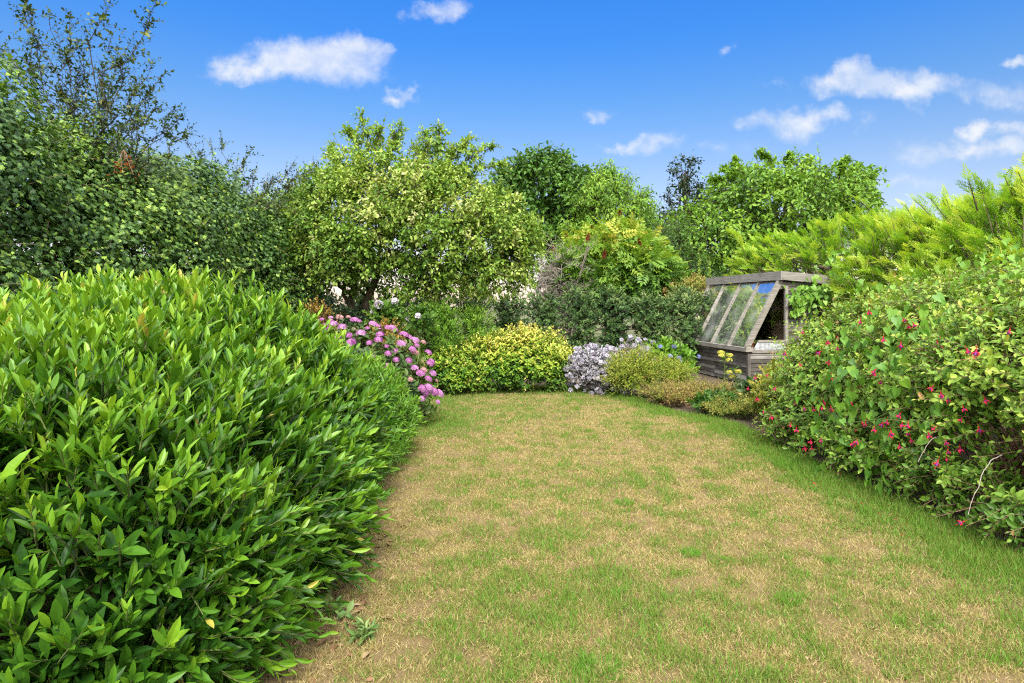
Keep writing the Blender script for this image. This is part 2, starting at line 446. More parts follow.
def tree(name, label, cat, trunks, lobes, mat, bark, seed, nclump, perclump, leaf, tpl, cr=.3, amp=.15, fs=.8, depth=.6, tone=.45, tonespread=.2, droop=.25, group=None,
         wid=1.0, flat=.7, tonefn=None, base=None, r1=.015, zmin=.5, trunk_r=.12, back=.6, wisps=0, boughs=()):
    """trunk(s) -> limbs into every lobe -> branches to leaf clumps; leaves spread round the twigs of each clump"""
    r = rng_(seed); B = np.array(lobes, float)
    c = base if base is not None else trunks[0][0]
    o = thing(name, label, cat, (c[0], c[1], 0), 0, group)
    w = MB(); heads = []
    for tp in trunks:
        tp = np.array(tp, float); k = len(tp); u = np.linspace(0, 1, 9)
        pts = np.stack([np.interp(u, np.linspace(0, 1, k), tp[:, j]) for j in range(3)], 1)
        pts[1:-1] += r.normal(0, .03, (7, 3))
        rad = trunk_r * (1.25 - .75 * u); rad[0] *= 1.35
        w.path(pts, rad, 9); heads.append(pts)
    nodes = []
    for b in B:
        h = min(heads, key=lambda q: np.linalg.norm(q[-1, :2] - b[:2]))
        s = h[r.integers(5, 9)]
        q = limb(w, r, s, b[:3] + r.normal(0, .1, 3), trunk_r * .5, r1 * 1.3, 8, .05, .05)
        nodes += list(q[2:])
    nodes = np.array(nodes)
    P, N = sample_blobs(r, lobes, nclump, amp, fs, zmin, back, seed * 1.7)
    rr = B[:, 3:6].mean()
    P = P - N * (depth * rr * r.random(nclump) ** 1.5)[:, None]
    # branches to clumps
    dist = np.linalg.norm(P[:, None] - nodes[None], axis=2); ni = dist.argmin(1); A = nodes[ni]
    M1 = (A + P) / 2 + r.normal(0, .06, P.shape) + np.array([0, 0, .05])
    w.tubes(A, M1, r1, r1 * .7, 5); w.tubes(M1, P, r1 * .7, r1 * .35, 4)
    f = MB(); k = perclump; n = nclump
    # leaves sit along three twigs per clump
    nt = 4; td = nrm(N[:, None] * .9 + r.normal(0, .75, (n, nt, 3)) + np.array([0, 0, .15])); tl = cr * r.uniform(.6, 1.5, (n, nt))
    E = P[:, None] + td * tl[..., None] + np.array([0, 0, -.25]) * (tl ** 1.0)[..., None] * droop
    w.tubes(np.repeat(P, nt, 0), E.reshape(-1, 3), r1 * .35, r1 * .15, 3)
    ti = r.integers(0, nt, (n, k)); tt = r.random((n, k)) ** .7
    idx = np.arange(n)[:, None]
    pos = P[:, None] + (E[idx, ti] - P[:, None]) * tt[..., None] + r.normal(0, cr * .2, (n, k, 3))
    ld = td[idx, ti] * .5 + r.normal(0, .6, (n, k, 3)) + np.array([0, 0, -droop])
    ln = np.array([0, 0, flat]) + N[:, None] * .5 + r.normal(0, .45, (n, k, 3))
    tn = tone + r.normal(0, tonespread * .5, (n, 1)) + r.normal(0, tonespread * .4, (n, k)) + ((fbm(P * .9 + seed, 2) - .5) * tonespread * 2)[:, None]
    if tonefn is not None: tn = tonefn(pos, N, tn, r)
    sz = leaf * r.uniform(.65, 1.3, (n, k))
    f.leaves(tpl, pos.reshape(-1, 3), ld.reshape(-1, 3), ln.reshape(-1, 3), sz.ravel(), tn.ravel().clip(0, 1), wid)
    if wisps:   # long free shoots above the crown
        top = np.argsort(-(P[:, 2] + r.normal(0, .3, n)))[:wisps]
        D = nrm(N[top] * .9 + np.array([0, 0, .7]) + r.normal(0, .5, (wisps, 3)))
        shoots(f, r, P[top], D, r.uniform(.4, 1.15, wisps), 11, tpl, leaf * .9, tone - .08, w, 70, 40, rad=.004, tonegain=.1, wid=wid)
    for e in boughs:   # open leafy boughs reaching out of the crown
        e = np.array(e); s = nodes[np.linalg.norm(nodes - (e * .75 + nodes.mean(0) * .25), axis=1).argmin()]
        q = limb(w, r, s, e, r1 * 1.1, .003, 14, .03, .08, 5); k2 = 46; tt = .40 + .60 * r.random(k2)
        bp = np.stack([np.interp(tt, np.linspace(0, 1, 14), q[:, j]) for j in range(3)], 1)
        shoots(f, r, bp, nrm(e - s) * .5 + r.normal(0, .65, (k2, 3)) + (0, 0, .25), r.uniform(.10, .42, k2) * (1.3 - .7 * tt), 9, tpl, leaf * .95, tone + r.normal(0, tonespread * .4, k2), w, 65, 35, rad=.0025, tonegain=.2, upn=.6)
    f.obj('crown', mat, o); w.obj('trunk', bark, o, True)
    return o, P, N

BARK = bark_mat('bark_grey_brown', (.06, .045, .03), (.24, .19, .13))
BARK_D = bark_mat('bark_dark', (.025, .02, .014), (.10, .075, .05))
TWIG = bark_mat('green_twig', (.06, .09, .02), (.2, .24, .06), 30)
TWIG_R = bark_mat('red_brown_twig', (.10, .045, .03), (.32, .2, .12), 30)
TWIG_G = bark_mat('grey_twig', (.16, .13, .11), (.45, .39, .34), 30)

# ------------------------------------------------------------------ ground, lawn, beds
def pl(xs, ys): return lambda y: np.interp(y, xs, ys)
lawn_right = pl([2.0, 3.4, 4.2, 5.1, 6.2, 7.4, 7.9, 8.3, 9.5, 10.3, 10.8], [3.2, 2.95, 2.88, 2.78, 2.72, 2.72, 2.5, 2.15, 1.9, 1.6, 1.1])
lawn_left = pl([2.0, 2.4, 3.1, 4.9, 6.5, 7.5, 9.0, 10.3, 10.8], [-.8, -.85, -.93, -1.02, -1.15, -1.15, -1.25, -1.3, -1.1])

def green(x, y):
    """how green the grass is (0 straw .. 1 lush)"""
    p = np.stack([x, y, np.zeros_like(x)], 1)
    g = .245 + .38 * (fbm(p * np.array([1.7, 1.3, 1]) + 3.3, 3) - .5) + 1.0 * (fbm(p * 7.5 + 9.1, 4) - .5)
    dr = lawn_right(y) - x; dl = x - lawn_left(y)
    wr = np.interp(y, [2.2, 3.2, 4.5, 7.5, 9], [1.15, .85, .65, .5, .35])
    g = g + .85 * np.clip(1 - dr / wr, 0, 1)
    g = g + .40 * np.clip(1 - (10.9 - y) / 1.2, 0, 1)
    g = g + .42 * np.clip(1 - dl / .9, 0, 1) * np.clip((y - 6.0) / 1.4, 0, 1)
    g = g + .13 * np.exp(-((x - .25) / .75) ** 2 - ((y - 2.9) / .9) ** 2)
    g = g - .30 * np.clip(1 - dl / .35, 0, 1) * (y < 5.5)
    return np.clip(g, 0, 1)

def soil_mat(name, a, b, c):
    m, t, p, out = base_mat(name)
    g = t.new('ShaderNodeNewGeometry')
    n = t.noise(g.outputs['Position'], 9, 8, .7); n2 = t.noise(g.outputs['Position'], 1.4, 4, .6)
    f = t.m('ADD', t.m('MULTIPLY', n.outputs[0], .7), t.m('MULTIPLY', n2.outputs[0], .3))
    t.put(p.inputs['Base Color'], t.ramp(f, [(.3, a), (.52, b), (.72, c)])); p.inputs['Roughness'].default_value = .95
    bm = t.new('ShaderNodeBump'); bm.inputs['Strength'].default_value = .8; bm.inputs['Distance'].default_value = .03
    t.put(bm.inputs['Height'], n.outputs[0]); t.put(p.inputs['Normal'], bm.outputs[0])
    return m

def build_ground():
    b = MB(); b.add([(-300, -60, -.012), (300, -60, -.012), (300, 600, -.012), (-300, 600, -.012)], [0, 1, 2, 3], [4])
    o = b.obj('ground', soil_mat('rough_ground', (.06, .07, .025), (.11, .12, .04), (.2, .18, .09))); tag(o, kind='structure')
    # beds of bare soil under the shrubs
    b = MB()
    x0, x1, y0, y1 = -7.5, 9.0, .5, 17.0
    b.add([(x0, y0, -.006), (x1, y0, -.006), (x1, y1, -.006), (x0, y1, -.006)], [0, 1, 2, 3], [4])
    o = b.obj('soil_bed', soil_mat('bed_soil', (.04, .028, .018), (.10, .07, .045), (.2, .15, .10))); tag(o, kind='structure')
    # lawn: gently uneven grid cut to the lawn outline
    ys = np.linspace(1.2, 10.95, 260); u = np.linspace(0, 1, 130)
    wob = lambda y, k: .05 * (fbm(np.stack([y * 2.2, y * 0 + k, y * 0], 1), 2) - .5) * 2
    XL = lawn_left(ys) - .42 * np.clip((6.5 - ys) / 2, .3, 1) + wob(ys, 4.); XR = lawn_right(ys) + .06 + wob(ys, 9.)
    XX = XL[:, None] + (XR - XL)[:, None] * u[None]; YY = np.broadcast_to(ys[:, None], XX.shape)
    p = np.stack([XX.ravel(), YY.ravel()], 1)
    z = .018 * (fbm(np.stack([p[:, 0] * 2, p[:, 1] * 2, p[:, 0] * 0], 1), 3) - .3) + .006
    V = np.stack([p[:, 0], p[:, 1], z], 1)
    H, W = XX.shape; i = np.arange(H - 1)[:, None] * W + np.arange(W - 1)[None]
    idx = np.stack([i, i + 1, i + W + 1, i + W], -1).reshape(-1)
    tn = green(p[:, 0], p[:, 1])
    m, t, pr, out = base_mat('lawn_turf')
    at = t.new('ShaderNodeAttribute', attribute_name='tone'); g = t.new('ShaderNodeNewGeometry')
    n = t.noise(g.outputs['Position'], 38, 6, .7); n2 = t.noise(g.outputs['Position'], 160, 3, .6)
    f = t.m('ADD', at.outputs['Fac'], t.m('MULTIPLY', t.m('SUBTRACT', n.outputs[0], .5), .55))
    c = t.ramp(f, [(.1, (.27, .195, .10)), (.38, (.21, .16, .07)), (.62, (.13, .14, .045)), (.9, (.07, .12, .022))])
    c = t.mix(.75, c, t.ramp(n2.outputs[0], [(.3, (.42, .40, .38)), (.6, (1, 1, 1))]), 'MULTIPLY')
    t.put(pr.inputs['Base Color'], c); pr.inputs['Roughness'].default_value = .95; pr.inputs['Specular IOR Level'].default_value = .1
    bm = t.new('ShaderNodeBump'); bm.inputs['Strength'].default_value = .7; bm.inputs['Distance'].default_value = .02
    t.put(bm.inputs['Height'], n2.outputs[0]); t.put(pr.inputs['Normal'], bm.outputs[0])
    b = MB(); b.add(V, idx, np.full(len(idx) // 4, 4), tn)
    o = b.obj('lawn', m, None, True); tag(o, kind='structure')
build_ground()

BLADE = T([(-.5, 0, 0), (.5, 0, 0), (.38, .55, .06), (-.38, .55, .06), (0, 1, .22)], [(0, 1, 2, 3), (3, 2, 4)])
GRASS = leaf_mat('grass_blade', [(.0, (.56, .47, .25)), (.2, (.47, .385, .165)), (.42, (.33, .30, .095)), (.58, (.23, .29, .06)), (.78, (.15, .30, .04)), (1, (.14, .37, .035))], .6, .3, .25)
def build_grass():
    r = rng_(11); n = 680000
    y = 1.9 * (11.0 / 1.9) ** (r.random(n) ** 1.0)          # denser close by
    xl, xr = lawn_left(y) - .30 * np.clip((6.5 - y) / 2, .4, 1), lawn_right(y) + .12
    x = xl + (xr - xl) * r.random(n)
    keep = r.random(n) < (xr - xl) / 4.4
    x, y = x[keep], y[keep]; n = len(x)
    g = green(x, y)
    thin = fbm(np.stack([x * 11, y * 11, x * 0], 1), 3)
    k = r.random(n) < np.clip(.0 + g * .5 + (.5 + (thin - .5) * 1.9) * .85 + .08, .14, 1); x, y, g = x[k], y[k], g[k]; n = len(x)
    tone = np.where(r.random(n) < g * .95, .44 + .54 * r.random(n) * (.55 + g).clip(0, 1), .46 * r.random(n) ** 1.2)
    h = (.014 + .026 * r.random(n) ** 2) * (1 + .9 * g * (tone > .5)) * np.where(tone > .5, 1.15, .9)
    lean = np.where(tone > .5, .45, 1.15)
    d = np.stack([r.normal(0, 1, n) * lean, r.normal(0, 1, n) * lean, np.full(n, 1.0)], 1)
    nn = np.stack([r.normal(0, 1, n), r.normal(0, 1, n) - .6, np.full(n, .4)], 1)
    pos = np.stack([x, y, np.full(n, .004) + .01 * r.random(n)], 1)
    wd = (.0019 + .00045 * y) / h
    b = MB(); b.leaves(BLADE, pos, d, nn, h, tone, wd)
    # scattered greener tufts, thicker where the lawn is greener, and tangled straw mats
    m = 1500; ty = 2.2 * (10.8 / 2.2) ** (r.random(m) ** .85); tx = lawn_left(ty) + (lawn_right(ty) - lawn_left(ty)) * r.random(m)
    tg = green(tx, ty); kk = r.random(m) < .25 + tg; tx, ty, tg = tx[kk], ty[kk], tg[kk]; m = len(tx); q = 34
    rr = r.uniform(.012, .055, (m, 1)) * np.sqrt(r.random((m, q))); aa = r.uniform(0, 6.28, (m, q)); isg = (r.random((m, 1)) < .35 + tg[:, None])
    pos = np.stack([(tx[:, None] + rr * np.cos(aa)).ravel(), (ty[:, None] + rr * np.sin(aa)).ravel(), np.full(m * q, .005)], 1)
    d = np.stack([(np.cos(aa) * .6).ravel(), (np.sin(aa) * .6).ravel(), np.ones(m * q)], 1) + r.normal(0, .35, (m * q, 3)) * np.where(np.repeat(isg.ravel(), q), 1, 2.2)[:, None]
    hh = (np.repeat(r.uniform(.02, .048, m), q) * r.uniform(.5, 1.1, m * q)); tt = np.where(np.repeat(isg.ravel(), q), np.repeat(r.uniform(.52, .95, m), q) + r.normal(0, .06, m * q), r.uniform(0, .3, m * q)).clip(0, 1)
    b.leaves(BLADE, pos, d, r.normal(0, 1, (m * q, 3)) + (0, -.5, .3), hh, tt, (.0022 + .0005 * pos[:, 1]) / hh)
    o = b.obj('grass', GRASS); tag(o, 'short dry lawn grass with greener patches along its edges', 'grass', kind='stuff')
build_grass()

# ------------------------------------------------------------------ potting shed
def build_shed():
    W1 = wood_mat('weathered_board', (.03, .026, .023), (.125, .112, .10), (.36, .34, .32))
    W2 = wood_mat('silvered_plank', (.06, .05, .042), (.19, .17, .15), (.40, .37, .34), True)
    W3 = wood_mat('painted_frame', (.075, .065, .055), (.24, .22, .19), (.46, .43, .39))
    W4 = wood_mat('roof_edge', (.09, .08, .07), (.23, .21, .19), (.42, .40, .37))
    gm = bpy.data.materials.new('old_glass'); gm.use_nodes = True; t = NT(gm.node_tree); t.n.clear()
    out = t.new('ShaderNodeOutputMaterial'); tr = t.new('ShaderNodeBsdfTransparent'); tr.inputs[0].default_value = (.80, .84, .83, 1)
    gl = t.new('ShaderNodeBsdfGlossy'); gl.inputs['Roughness'].default_value = .03
    df = t.new('ShaderNodeBsdfDiffuse'); df.inputs[0].default_value = (.62, .63, .62, 1)  # pale dirt film, also standing in for white sky reflected in the panes
    fr = t.new('ShaderNodeFresnel'); fr.inputs[0].default_value = 1.7
    mx = t.new('ShaderNodeMixShader'); t.put(mx.inputs[0], t.m('ADD', fr.outputs[0], .12, clamp=True)); t.l.new(tr.outputs[0], mx.inputs[1]); t.l.new(gl.outputs[0], mx.inputs[2])
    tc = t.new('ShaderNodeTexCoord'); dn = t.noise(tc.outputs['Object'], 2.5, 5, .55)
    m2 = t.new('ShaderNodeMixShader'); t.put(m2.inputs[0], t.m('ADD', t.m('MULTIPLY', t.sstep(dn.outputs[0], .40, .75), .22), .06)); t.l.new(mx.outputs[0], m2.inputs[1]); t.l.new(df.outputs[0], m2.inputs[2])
    bm = t.new('ShaderNodeBump'); bm.inputs['Strength'].default_value = .05; bm.inputs['Distance'].default_value = .02
    t.put(bm.inputs['Height'], t.noise(tc.outputs['Object'], 5, 2).outputs[0]); t.put(gl.inputs['Normal'], bm.outputs[0])
    t.l.new(m2.outputs[0], out.inputs[0])

    rz = R(8.5)
    o = thing('potting_shed', 'weathered grey wooden potting shed with sloping glass front, half hidden by climbing plants', 'shed', (4.41, 11.2, 0), rz)
    r = rng_(21); Ln, D, ZS, XR, ZR, ZB = 2.83, 1.70, .66, .66, 1.965, 1.90   # length, depth, sill height, roof edge setback, eaves heights
    def boards(mb, axis, at, lo, hi, zlo, zhi, h=.078):
        """lapped horizontal boards along 'axis' at the plane 'at'"""
        z = zlo
        while z < zhi - .01:
            z1 = min(z + h, zhi); j = r.normal(0, .0035, (8, 3)); a = at + r.normal(0, .0025)
            l, u = (lo(z), hi(z)) if callable(lo) else (lo, hi)
            if axis == 'y': mb.box((a, l, z + .002), (a + .018, u, z1 + .006), r.random(), 0, None, j + np.array([[-.010 if k < 4 else .004, 0, 0] for k in range(8)]))
            else: mb.box((l, a, z + .002), (u, a + .018, z1 + .006), r.random(), 0, None, j + np.array([[0, -.010 if k < 4 else .004, 0] for k in range(8)]))
            z = z1
    # front low wall, in two lengths of board with a joint
    b = MB(); boards(b, 'y', 0, .03, 1.30, .02, ZS - .03); boards(b, 'y', 0, 1.305, Ln - .03, .02, ZS - .03)
    b.obj('front_wall', W1, o)
    # near end wall: below the window, right of the window, header
    b = MB(); boards(b, 'x', 0, .045, D, .02, .60)
    boards(b, 'x', .002, .80, D, .605, 1.86)
    boards(b, 'x', -.004, lambda z: .06 + (z - ZS) / (ZR - ZS) * (XR - .02), lambda z: D, 1.80, 1.93, .065)
    b.obj('end_wall', W1, o)
    # far end and back
    b = MB(); boards(b, 'x', Ln - .02, .045, D, .02, .60)
    boards(b, 'x', Ln - .02, lambda z: .07 + (z - ZS) / (ZR - ZS) * (XR - .02), lambda z: D, .605, 1.9)
    boards(b, 'y', D - .02, .02, Ln - .02, .02, 1.86)
    b.obj('rear_wall', wood_mat('inner_board', (.30, .19, .12), (.55, .39, .26), (.68, .54, .41)), o)
    # corner posts
    for (x, y) in ((-.012, -.014), (-.012, Ln - .04), (D - .04, -.016)):
        b = MB(); b.box((x, y, 0), (x + .052, y + .054, .60 if x < 0 else 1.9), r.random())
        b.obj('corner_post', W2, o)
    # sill
    b = MB(); b.box((-.075, -.06, ZS - .03), (.07, Ln + .05, ZS + .045), .6, 0, None, r.normal(0, .003, (8, 3)))
    b.obj('sill', W3, o)
    # sloping glazing
    def slope(x0, y0, y1, w0, w1):   # a bar lying on the glazing slope
        A = np.array([x0, 0, ZS + .03]); E = np.array([XR + .02, 0, ZR + .0]); d = nrm(E - A); n = np.array([-d[2], 0, d[0]])
        V = []
        for p in (A, E):
            for q in (w0, w1):
                for y in (y0, y1): v = p + n * q; V.append((v[0], y, v[2]))
        return V, [0, 1, 3, 2, 4, 6, 7, 5, 0, 4, 5, 1, 1, 5, 7, 3, 3, 7, 6, 2, 2, 6, 4, 0]
    for i in range(5):
        y = .03 + (Ln - .06) * i / 4; hw = .036 if i in (0, 4) else .015
        b = MB(); V, f = slope(0, y - hw, y + hw, .0 if 0 < i < 4 else -.03, .045 if 0 < i < 4 else .062); b.add(V, f, [4] * 6, .45 + .3 * r.random())
        b.obj('glazing_bar', W3, o)
    for i in range(4):
        y0 = .03 + (Ln - .06) * i / 4; y1 = .03 + (Ln - .06) * (i + 1) / 4
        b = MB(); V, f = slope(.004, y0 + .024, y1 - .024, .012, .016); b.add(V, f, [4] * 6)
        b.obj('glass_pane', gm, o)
    # end window: jamb, rail, panel under it, glass left out (open black gap as in the photo)
    b = MB(); b.box((.742, -.02, .62), (.80, .035, 1.86), .7)
    b.obj('window_jamb', W3, o)
    b = MB(); b.box((.05, -.022, .602), (.80, .03, .655), .5); b.box((.20, -.012, .80), (.742, .03, .842), .6)
    b.obj('window_rail', W3, o)
    b = MB(); b.prism([(.10, .66), (.74, .66), (.74, .80), (.19, .80)], 1, .0, .014, .9)
    b.obj('window_panel', plain_mat('flaking_paint', (.16, .17, .18), (.60, .63, .66), 14), o)
    # tall plank beside the window
    b = MB(); b.box((.985, -.03, .10), (1.17, -.012, 1.74), .8); b.obj('door_plank', W2, o)
    b = MB(); b.box((1.19, -.028, .10), (1.40, -.012, 1.73), .2); b.obj('door_plank', W2, o)
    # flat roof, a deep fascia and felt on top
    zf0, zf1 = 2.135, 2.035
    b = MB(); x0, x1, y0, y1 = XR - .045, D + .08, -.09, Ln + .09
    def rb(xa, xb, ya, yb, dz0, dz1, tn):
        def top(x): return zf0 + (zf1 - zf0) * (x - x0) / (x1 - x0)
        V = [(xa, ya, top(xa) + dz0), (xb, ya, top(xb) + dz0), (xb, yb, top(xb) + dz0), (xa, yb, top(xa) + dz0), (xa, ya, top(xa) + dz1), (xb, ya, top(xb) + dz1), (xb, yb, top(xb) + dz1), (xa, yb, top(xa) + dz1)]
        b.add(V, [0, 3, 2, 1, 4, 5, 6, 7, 0, 1, 5, 4, 1, 2, 6, 5, 2, 3, 7, 6, 3, 0, 4, 7], [4] * 6, tn)
    rb(x0 + .02, x1 - .02, y0 + .02, y1 - .02, -.12, -.012, .3)
    rf = b.obj('roof', plain_mat('roof_felt', (.10, .10, .10), (.24, .23, .22), 40, .95), o)
    b = MB(); rb(x0 - .01, x0 + .018, y0, y1, -.165, .0, .75); rb(x0 + .0185, x1, y0 - .002, y0 + .02, -.16, .002, .55)
    rb(x1, x1 + .022, y0, y1, -.15, .0, .4); rb(x0 + .0185, x1, y1 - .02, y1 + .001, -.155, .001, .4)
    fo = b.obj('fascia', W4, rf)
    # bench inside
    b = MB(); b.box((.10, .06, .60), (.62, Ln - .06, .64), .5)
    for y in (.12, 1.4, Ln - .14): b.box((.56, y, 0), (.61, y + .05, .60), .3)
    b.obj('bench', W2, o)
    return o
shed = build_shed()

def shed_pt(x, y, z):
    c, s = math.cos(R(8.5)), math.sin(R(8.5)); return np.array([4.41 + c * x - s * y, 11.2 + s * x + c * y, z])

PETAL_PINK = petal_mat('pink_petal', [(0, (.38, .10, .36)), (.5, (.54, .20, .49)), (1, (.74, .42, .67))])
PETAL_MAUVE = petal_mat('mauve_petal', [(0, (.40, .16, .42)), (.5, (.62, .30, .58)), (1, (.82, .55, .78))])
PETAL_FADED = petal_mat('faded_petal', [(0, (.40, .20, .18)), (.5, (.62, .36, .36)), (1, (.80, .58, .55))])
PETAL_WHITE = petal_mat('white_petal', [(0, (.50, .48, .54)), (.5, (.72, .70, .76)), (1, (.90, .89, .92))])
PETAL_LILAC = petal_mat('grey_lilac_petal', [(0, (.34, .33, .40)), (.5, (.52, .51, .59)), (1, (.74, .73, .80))])
PETAL_RED = petal_mat('crimson_petal', [(0, (.38, .006, .025)), (.5, (.60, .012, .04)), (1, (.74, .05, .09))], .3)
PETAL_PURPLE = petal_mat('purple_petal', [(0, (.22, .03, .30)), (1, (.42, .08, .5))], .3)
PETAL_ORANGE = petal_mat('orange_petal', [(0, (.70, .16, .02)), (1, (.85, .32, .05))])
PETAL_YELLOW = petal_mat('yellow_petal', [(0, (.38, .42, .05)), (1, (.70, .66, .14))])
PETAL_BLUE = petal_mat('blue_petal', [(0, (.16, .20, .50)), (1, (.42, .46, .75))])
TERRA = plain_mat('terracotta', (.30, .11, .05), (.46, .20, .10), 20)
FOL_MID = leaf_mat('mid_green_leaf', [(.0, (.02, .06, .01)), (.4, (.06, .16, .02)), (.75, (.15, .30, .03)), (1, (.30, .40, .06))])

PETAL4 = T([(0, 0, 0), (-.5, .35, .05), (-.35, .95, .0), (.35, .95, .0), (.5, .35, .05)], [(0, 4, 3, 2, 1)])
def flower_head(r, rad, nfl, fl, flat=.6, lo=0.0, four=4):
    """domed cluster of small florets, base at the origin, facing up"""
    b = MB(); d = nrm(r.normal(size=(nfl * 3, 3))); d = d[d[:, 2] > lo - .15][:nfl]; n = len(d)
    c = d * np.array([rad, rad, rad * flat]) * r.uniform(.88, 1.05, (n, 1))
    h = nrm(np.cross(d, r.normal(size=(n, 3)))); g = np.cross(d, h); tn = r.random(n)
    for k in range(four):
        a = k * 2 * np.pi / four
        b.leaves(PETAL4, c, math.cos(a) * h + math.sin(a) * g + d * .25, d, fl, tn * .8 + .2 * r.random(n), .9)
    return b
def pot(name, label, loc, petal, seed):
    r = rng_(seed); o = thing(name, label, 'plant pot', loc)
    b = MB(); th = np.arange(16) * 2 * np.pi / 16; prof = [(.055, 0), (.075, .12), (.084, .12), (.086, .15), (.075, .15), (.07, .13)]
    V = np.concatenate([np.stack([q * np.cos(th), q * np.sin(th), np.full(16, z)], 1) for q, z in prof]); idx = []
    for j in range(5):
        for i in range(16): idx += [j * 16 + i, j * 16 + (i + 1) % 16, (j + 1) * 16 + (i + 1) % 16, (j + 1) * 16 + i]
    b.add(V + loc, idx, [4] * 80); b.add(V[:16] + loc, np.arange(16)[::-1], [16]); b.add(V[-16:] + loc, np.arange(16), [16])
    b.obj('pot', TERRA, o, True)
    f = MB(); n = 40; d = nrm(r.normal(0, .5, (n, 3)) + (0, 0, 1)); shoots(f, r, np.tile(np.array(loc) + (0, 0, .13), (n, 1)), d, r.uniform(.06, .16, n), 6, OVAL, .05, .5)
    f.obj('foliage', FOL_MID, o)
    for k in range(6):
        p = np.array(loc) + (r.normal(0, .06), r.normal(0, .06), .24 + r.uniform(-.02, .05)); q = flower_head(r, .035, 14, .03); q.V = [v + p for v in q.V]; q.obj('flower', petal, o)
pot('flower_pot', 'terracotta pot of orange flowers behind the far panes of the shed', shed_pt(.30, 2.0, .64), PETAL_ORANGE, 31)
pot('flower_pot', 'terracotta pot of pink flowers behind the nearest pane of the shed', shed_pt(.28, .40, .64), PETAL_PINK, 32)

# ------------------------------------------------------------------ ivy-clad hedge along the left side
IVYM = leaf_mat('ivy_leaf', [(0, (.018, .052, .011)), (.35, (.048, .125, .024)), (.6, (.12, .24, .036)), (.82, (.27, .45, .055)), (1, (.40, .55, .09))], .42, .15, .5)
def ivy_hedge():
    r = rng_(41); ys = np.arange(3.4, 11.2, .85)
    pts = [(-5.35 + np.interp(y, [4, 6, 8, 10.5], [0, .30, .55, 1.0]) + r.normal(0, .06), y, 1.45, .85 + r.normal(0, .05), .8, 1.85 + r.normal(0, .07)) for y in ys]
    pts += [(p[0] + .12, p[1] + .4, 2.6 + r.normal(0, .15), .7, .7, .75 + r.normal(0, .08)) for p in pts[:-1]]
    pts = [(p[0], p[1], p[2], p[3], p[4], p[5]) for p in pts]
    o = thing('ivy_hedge', 'tall dense hedge overgrown with dark green ivy on the left of the garden', 'hedge', (-4.9, 7.2, 0))
    n = 165000
    P, N = sample_blobs(r, pts, n, .26, 1.9, .03, .8, 4.)
    deep = r.random(n) < .30; P = P + N * np.where(deep, -.2 - .6 * r.random(n), .12 - .42 * r.random(n) ** 1.5)[:, None] + r.normal(0, .02, (n, 3))
    d = np.stack([r.normal(0, .5, n), r.normal(0, .5, n), -np.ones(n) * .7], 1) + N * .45
    nn = N + np.array([0, 0, .55]) + r.normal(0, .33, (n, 3))
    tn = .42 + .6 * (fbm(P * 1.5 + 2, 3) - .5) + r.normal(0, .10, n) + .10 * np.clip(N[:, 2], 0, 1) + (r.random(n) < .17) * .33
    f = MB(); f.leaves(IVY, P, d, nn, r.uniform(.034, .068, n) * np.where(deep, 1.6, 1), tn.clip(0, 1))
    # young runners with light leaves
    m = 1600; q, qn = P[:m * 3:3], N[:m * 3:3]; w = MB()
    shoots(f, r, q + qn * .05, qn * .7 + r.normal(0, .6, (m, 3)) + (0, 0, .2), r.uniform(.12, .35, m), 7, IVY, .046, .74, w, 80, 45, tonegain=.25, rad=.003)
    f.obj('foliage', IVYM, o)
    for y in np.arange(3.8, 11, .7):
        x = np.interp(y, [3.4, 10.5], [-5.2, -4.4])
        limb(w, r, (x, y, 0), (x + r.normal(0, .25), y + r.normal(0, .3), 2.9), .05, .012, 9, .03)
    w.obj('stem', BARK, o, True)
    return o
ivy_hedge()

# wispy small-leaved tree rising out of the ivy
WISP = leaf_mat('small_dark_leaf', [(0, (.012, .03, .008)), (.45, (.04, .085, .018)), (.8, (.12, .18, .03)), (1, (.25, .24, .06))], .5, .22)
def wispy_tree(name, label, foot, tops, seed, nleaf, leaf, tw):
    r = rng_(seed); o = thing(name, label, 'tree', (*foot, 0)); w = MB(); f = MB()
    cr = np.array([foot[0], foot[1], 2.2]); limb(w, r, (*foot, 0), cr, .09, .06, 8, .02, k=9)
    for tp in tops:
        q = limb(w, r, cr + r.normal(0, .15, 3), tp, .010, .0018, 12, .035, .06, 6)
        L = np.linalg.norm(q[-1] - q[0])
        k = int(tw * L); s = np.sort(.35 + .65 * r.random(k)); b = np.stack([np.interp(s, np.linspace(0, 1, 12), q[:, j]) for j in range(3)], 1)
        ax = nrm(q[-1] - q[0]); d = nrm(ax * .7 + r.normal(0, .75, (k, 3)) + (0, 0, .2))
        shoots(f, r, b, d, r.uniform(.12, .5, k) * (1.25 - .8 * s), nleaf, OVAL, leaf, .45 + r.normal(0, .2, k), w, 70, 40, rad=.0014, tonegain=.15)
        shoots(f, r, q[-3:-2], ax[None], np.array([.45]), 9, OVAL, leaf, .4, w, 65, 30, rad=.0018, tonegain=.1)
    f.obj('crown', WISP, o); w.obj('trunk', BARK_D, o, True)
def P3(px, py, Y): return ((px - 512) * Y / F, Y, EYE + (HOR - py) * Y / F)
rw = rng_(51)
tops = [P3(px + rw.normal(0, 3), py + rw.normal(0, 5), 6.9 + rw.normal(0, .35)) for px, py in
        [(4, -30), (22, 8), (30, 45), (10, 55), (70, 0), (82, 30), (48, 20), (104, -8), (115, 28), (104, 62), (88, 70), (156, 6), (140, 36), (150, 62), (168, 78), (132, 85), (122, 62), (183, 108), (172, 104), (150, 95), (112, 92), (60, 62), (-30, -10), (-50, 30), (-20, 40), (94, 100), (135, 108), (160, 118), (190, 130), (60, 90), (30, 80)]]
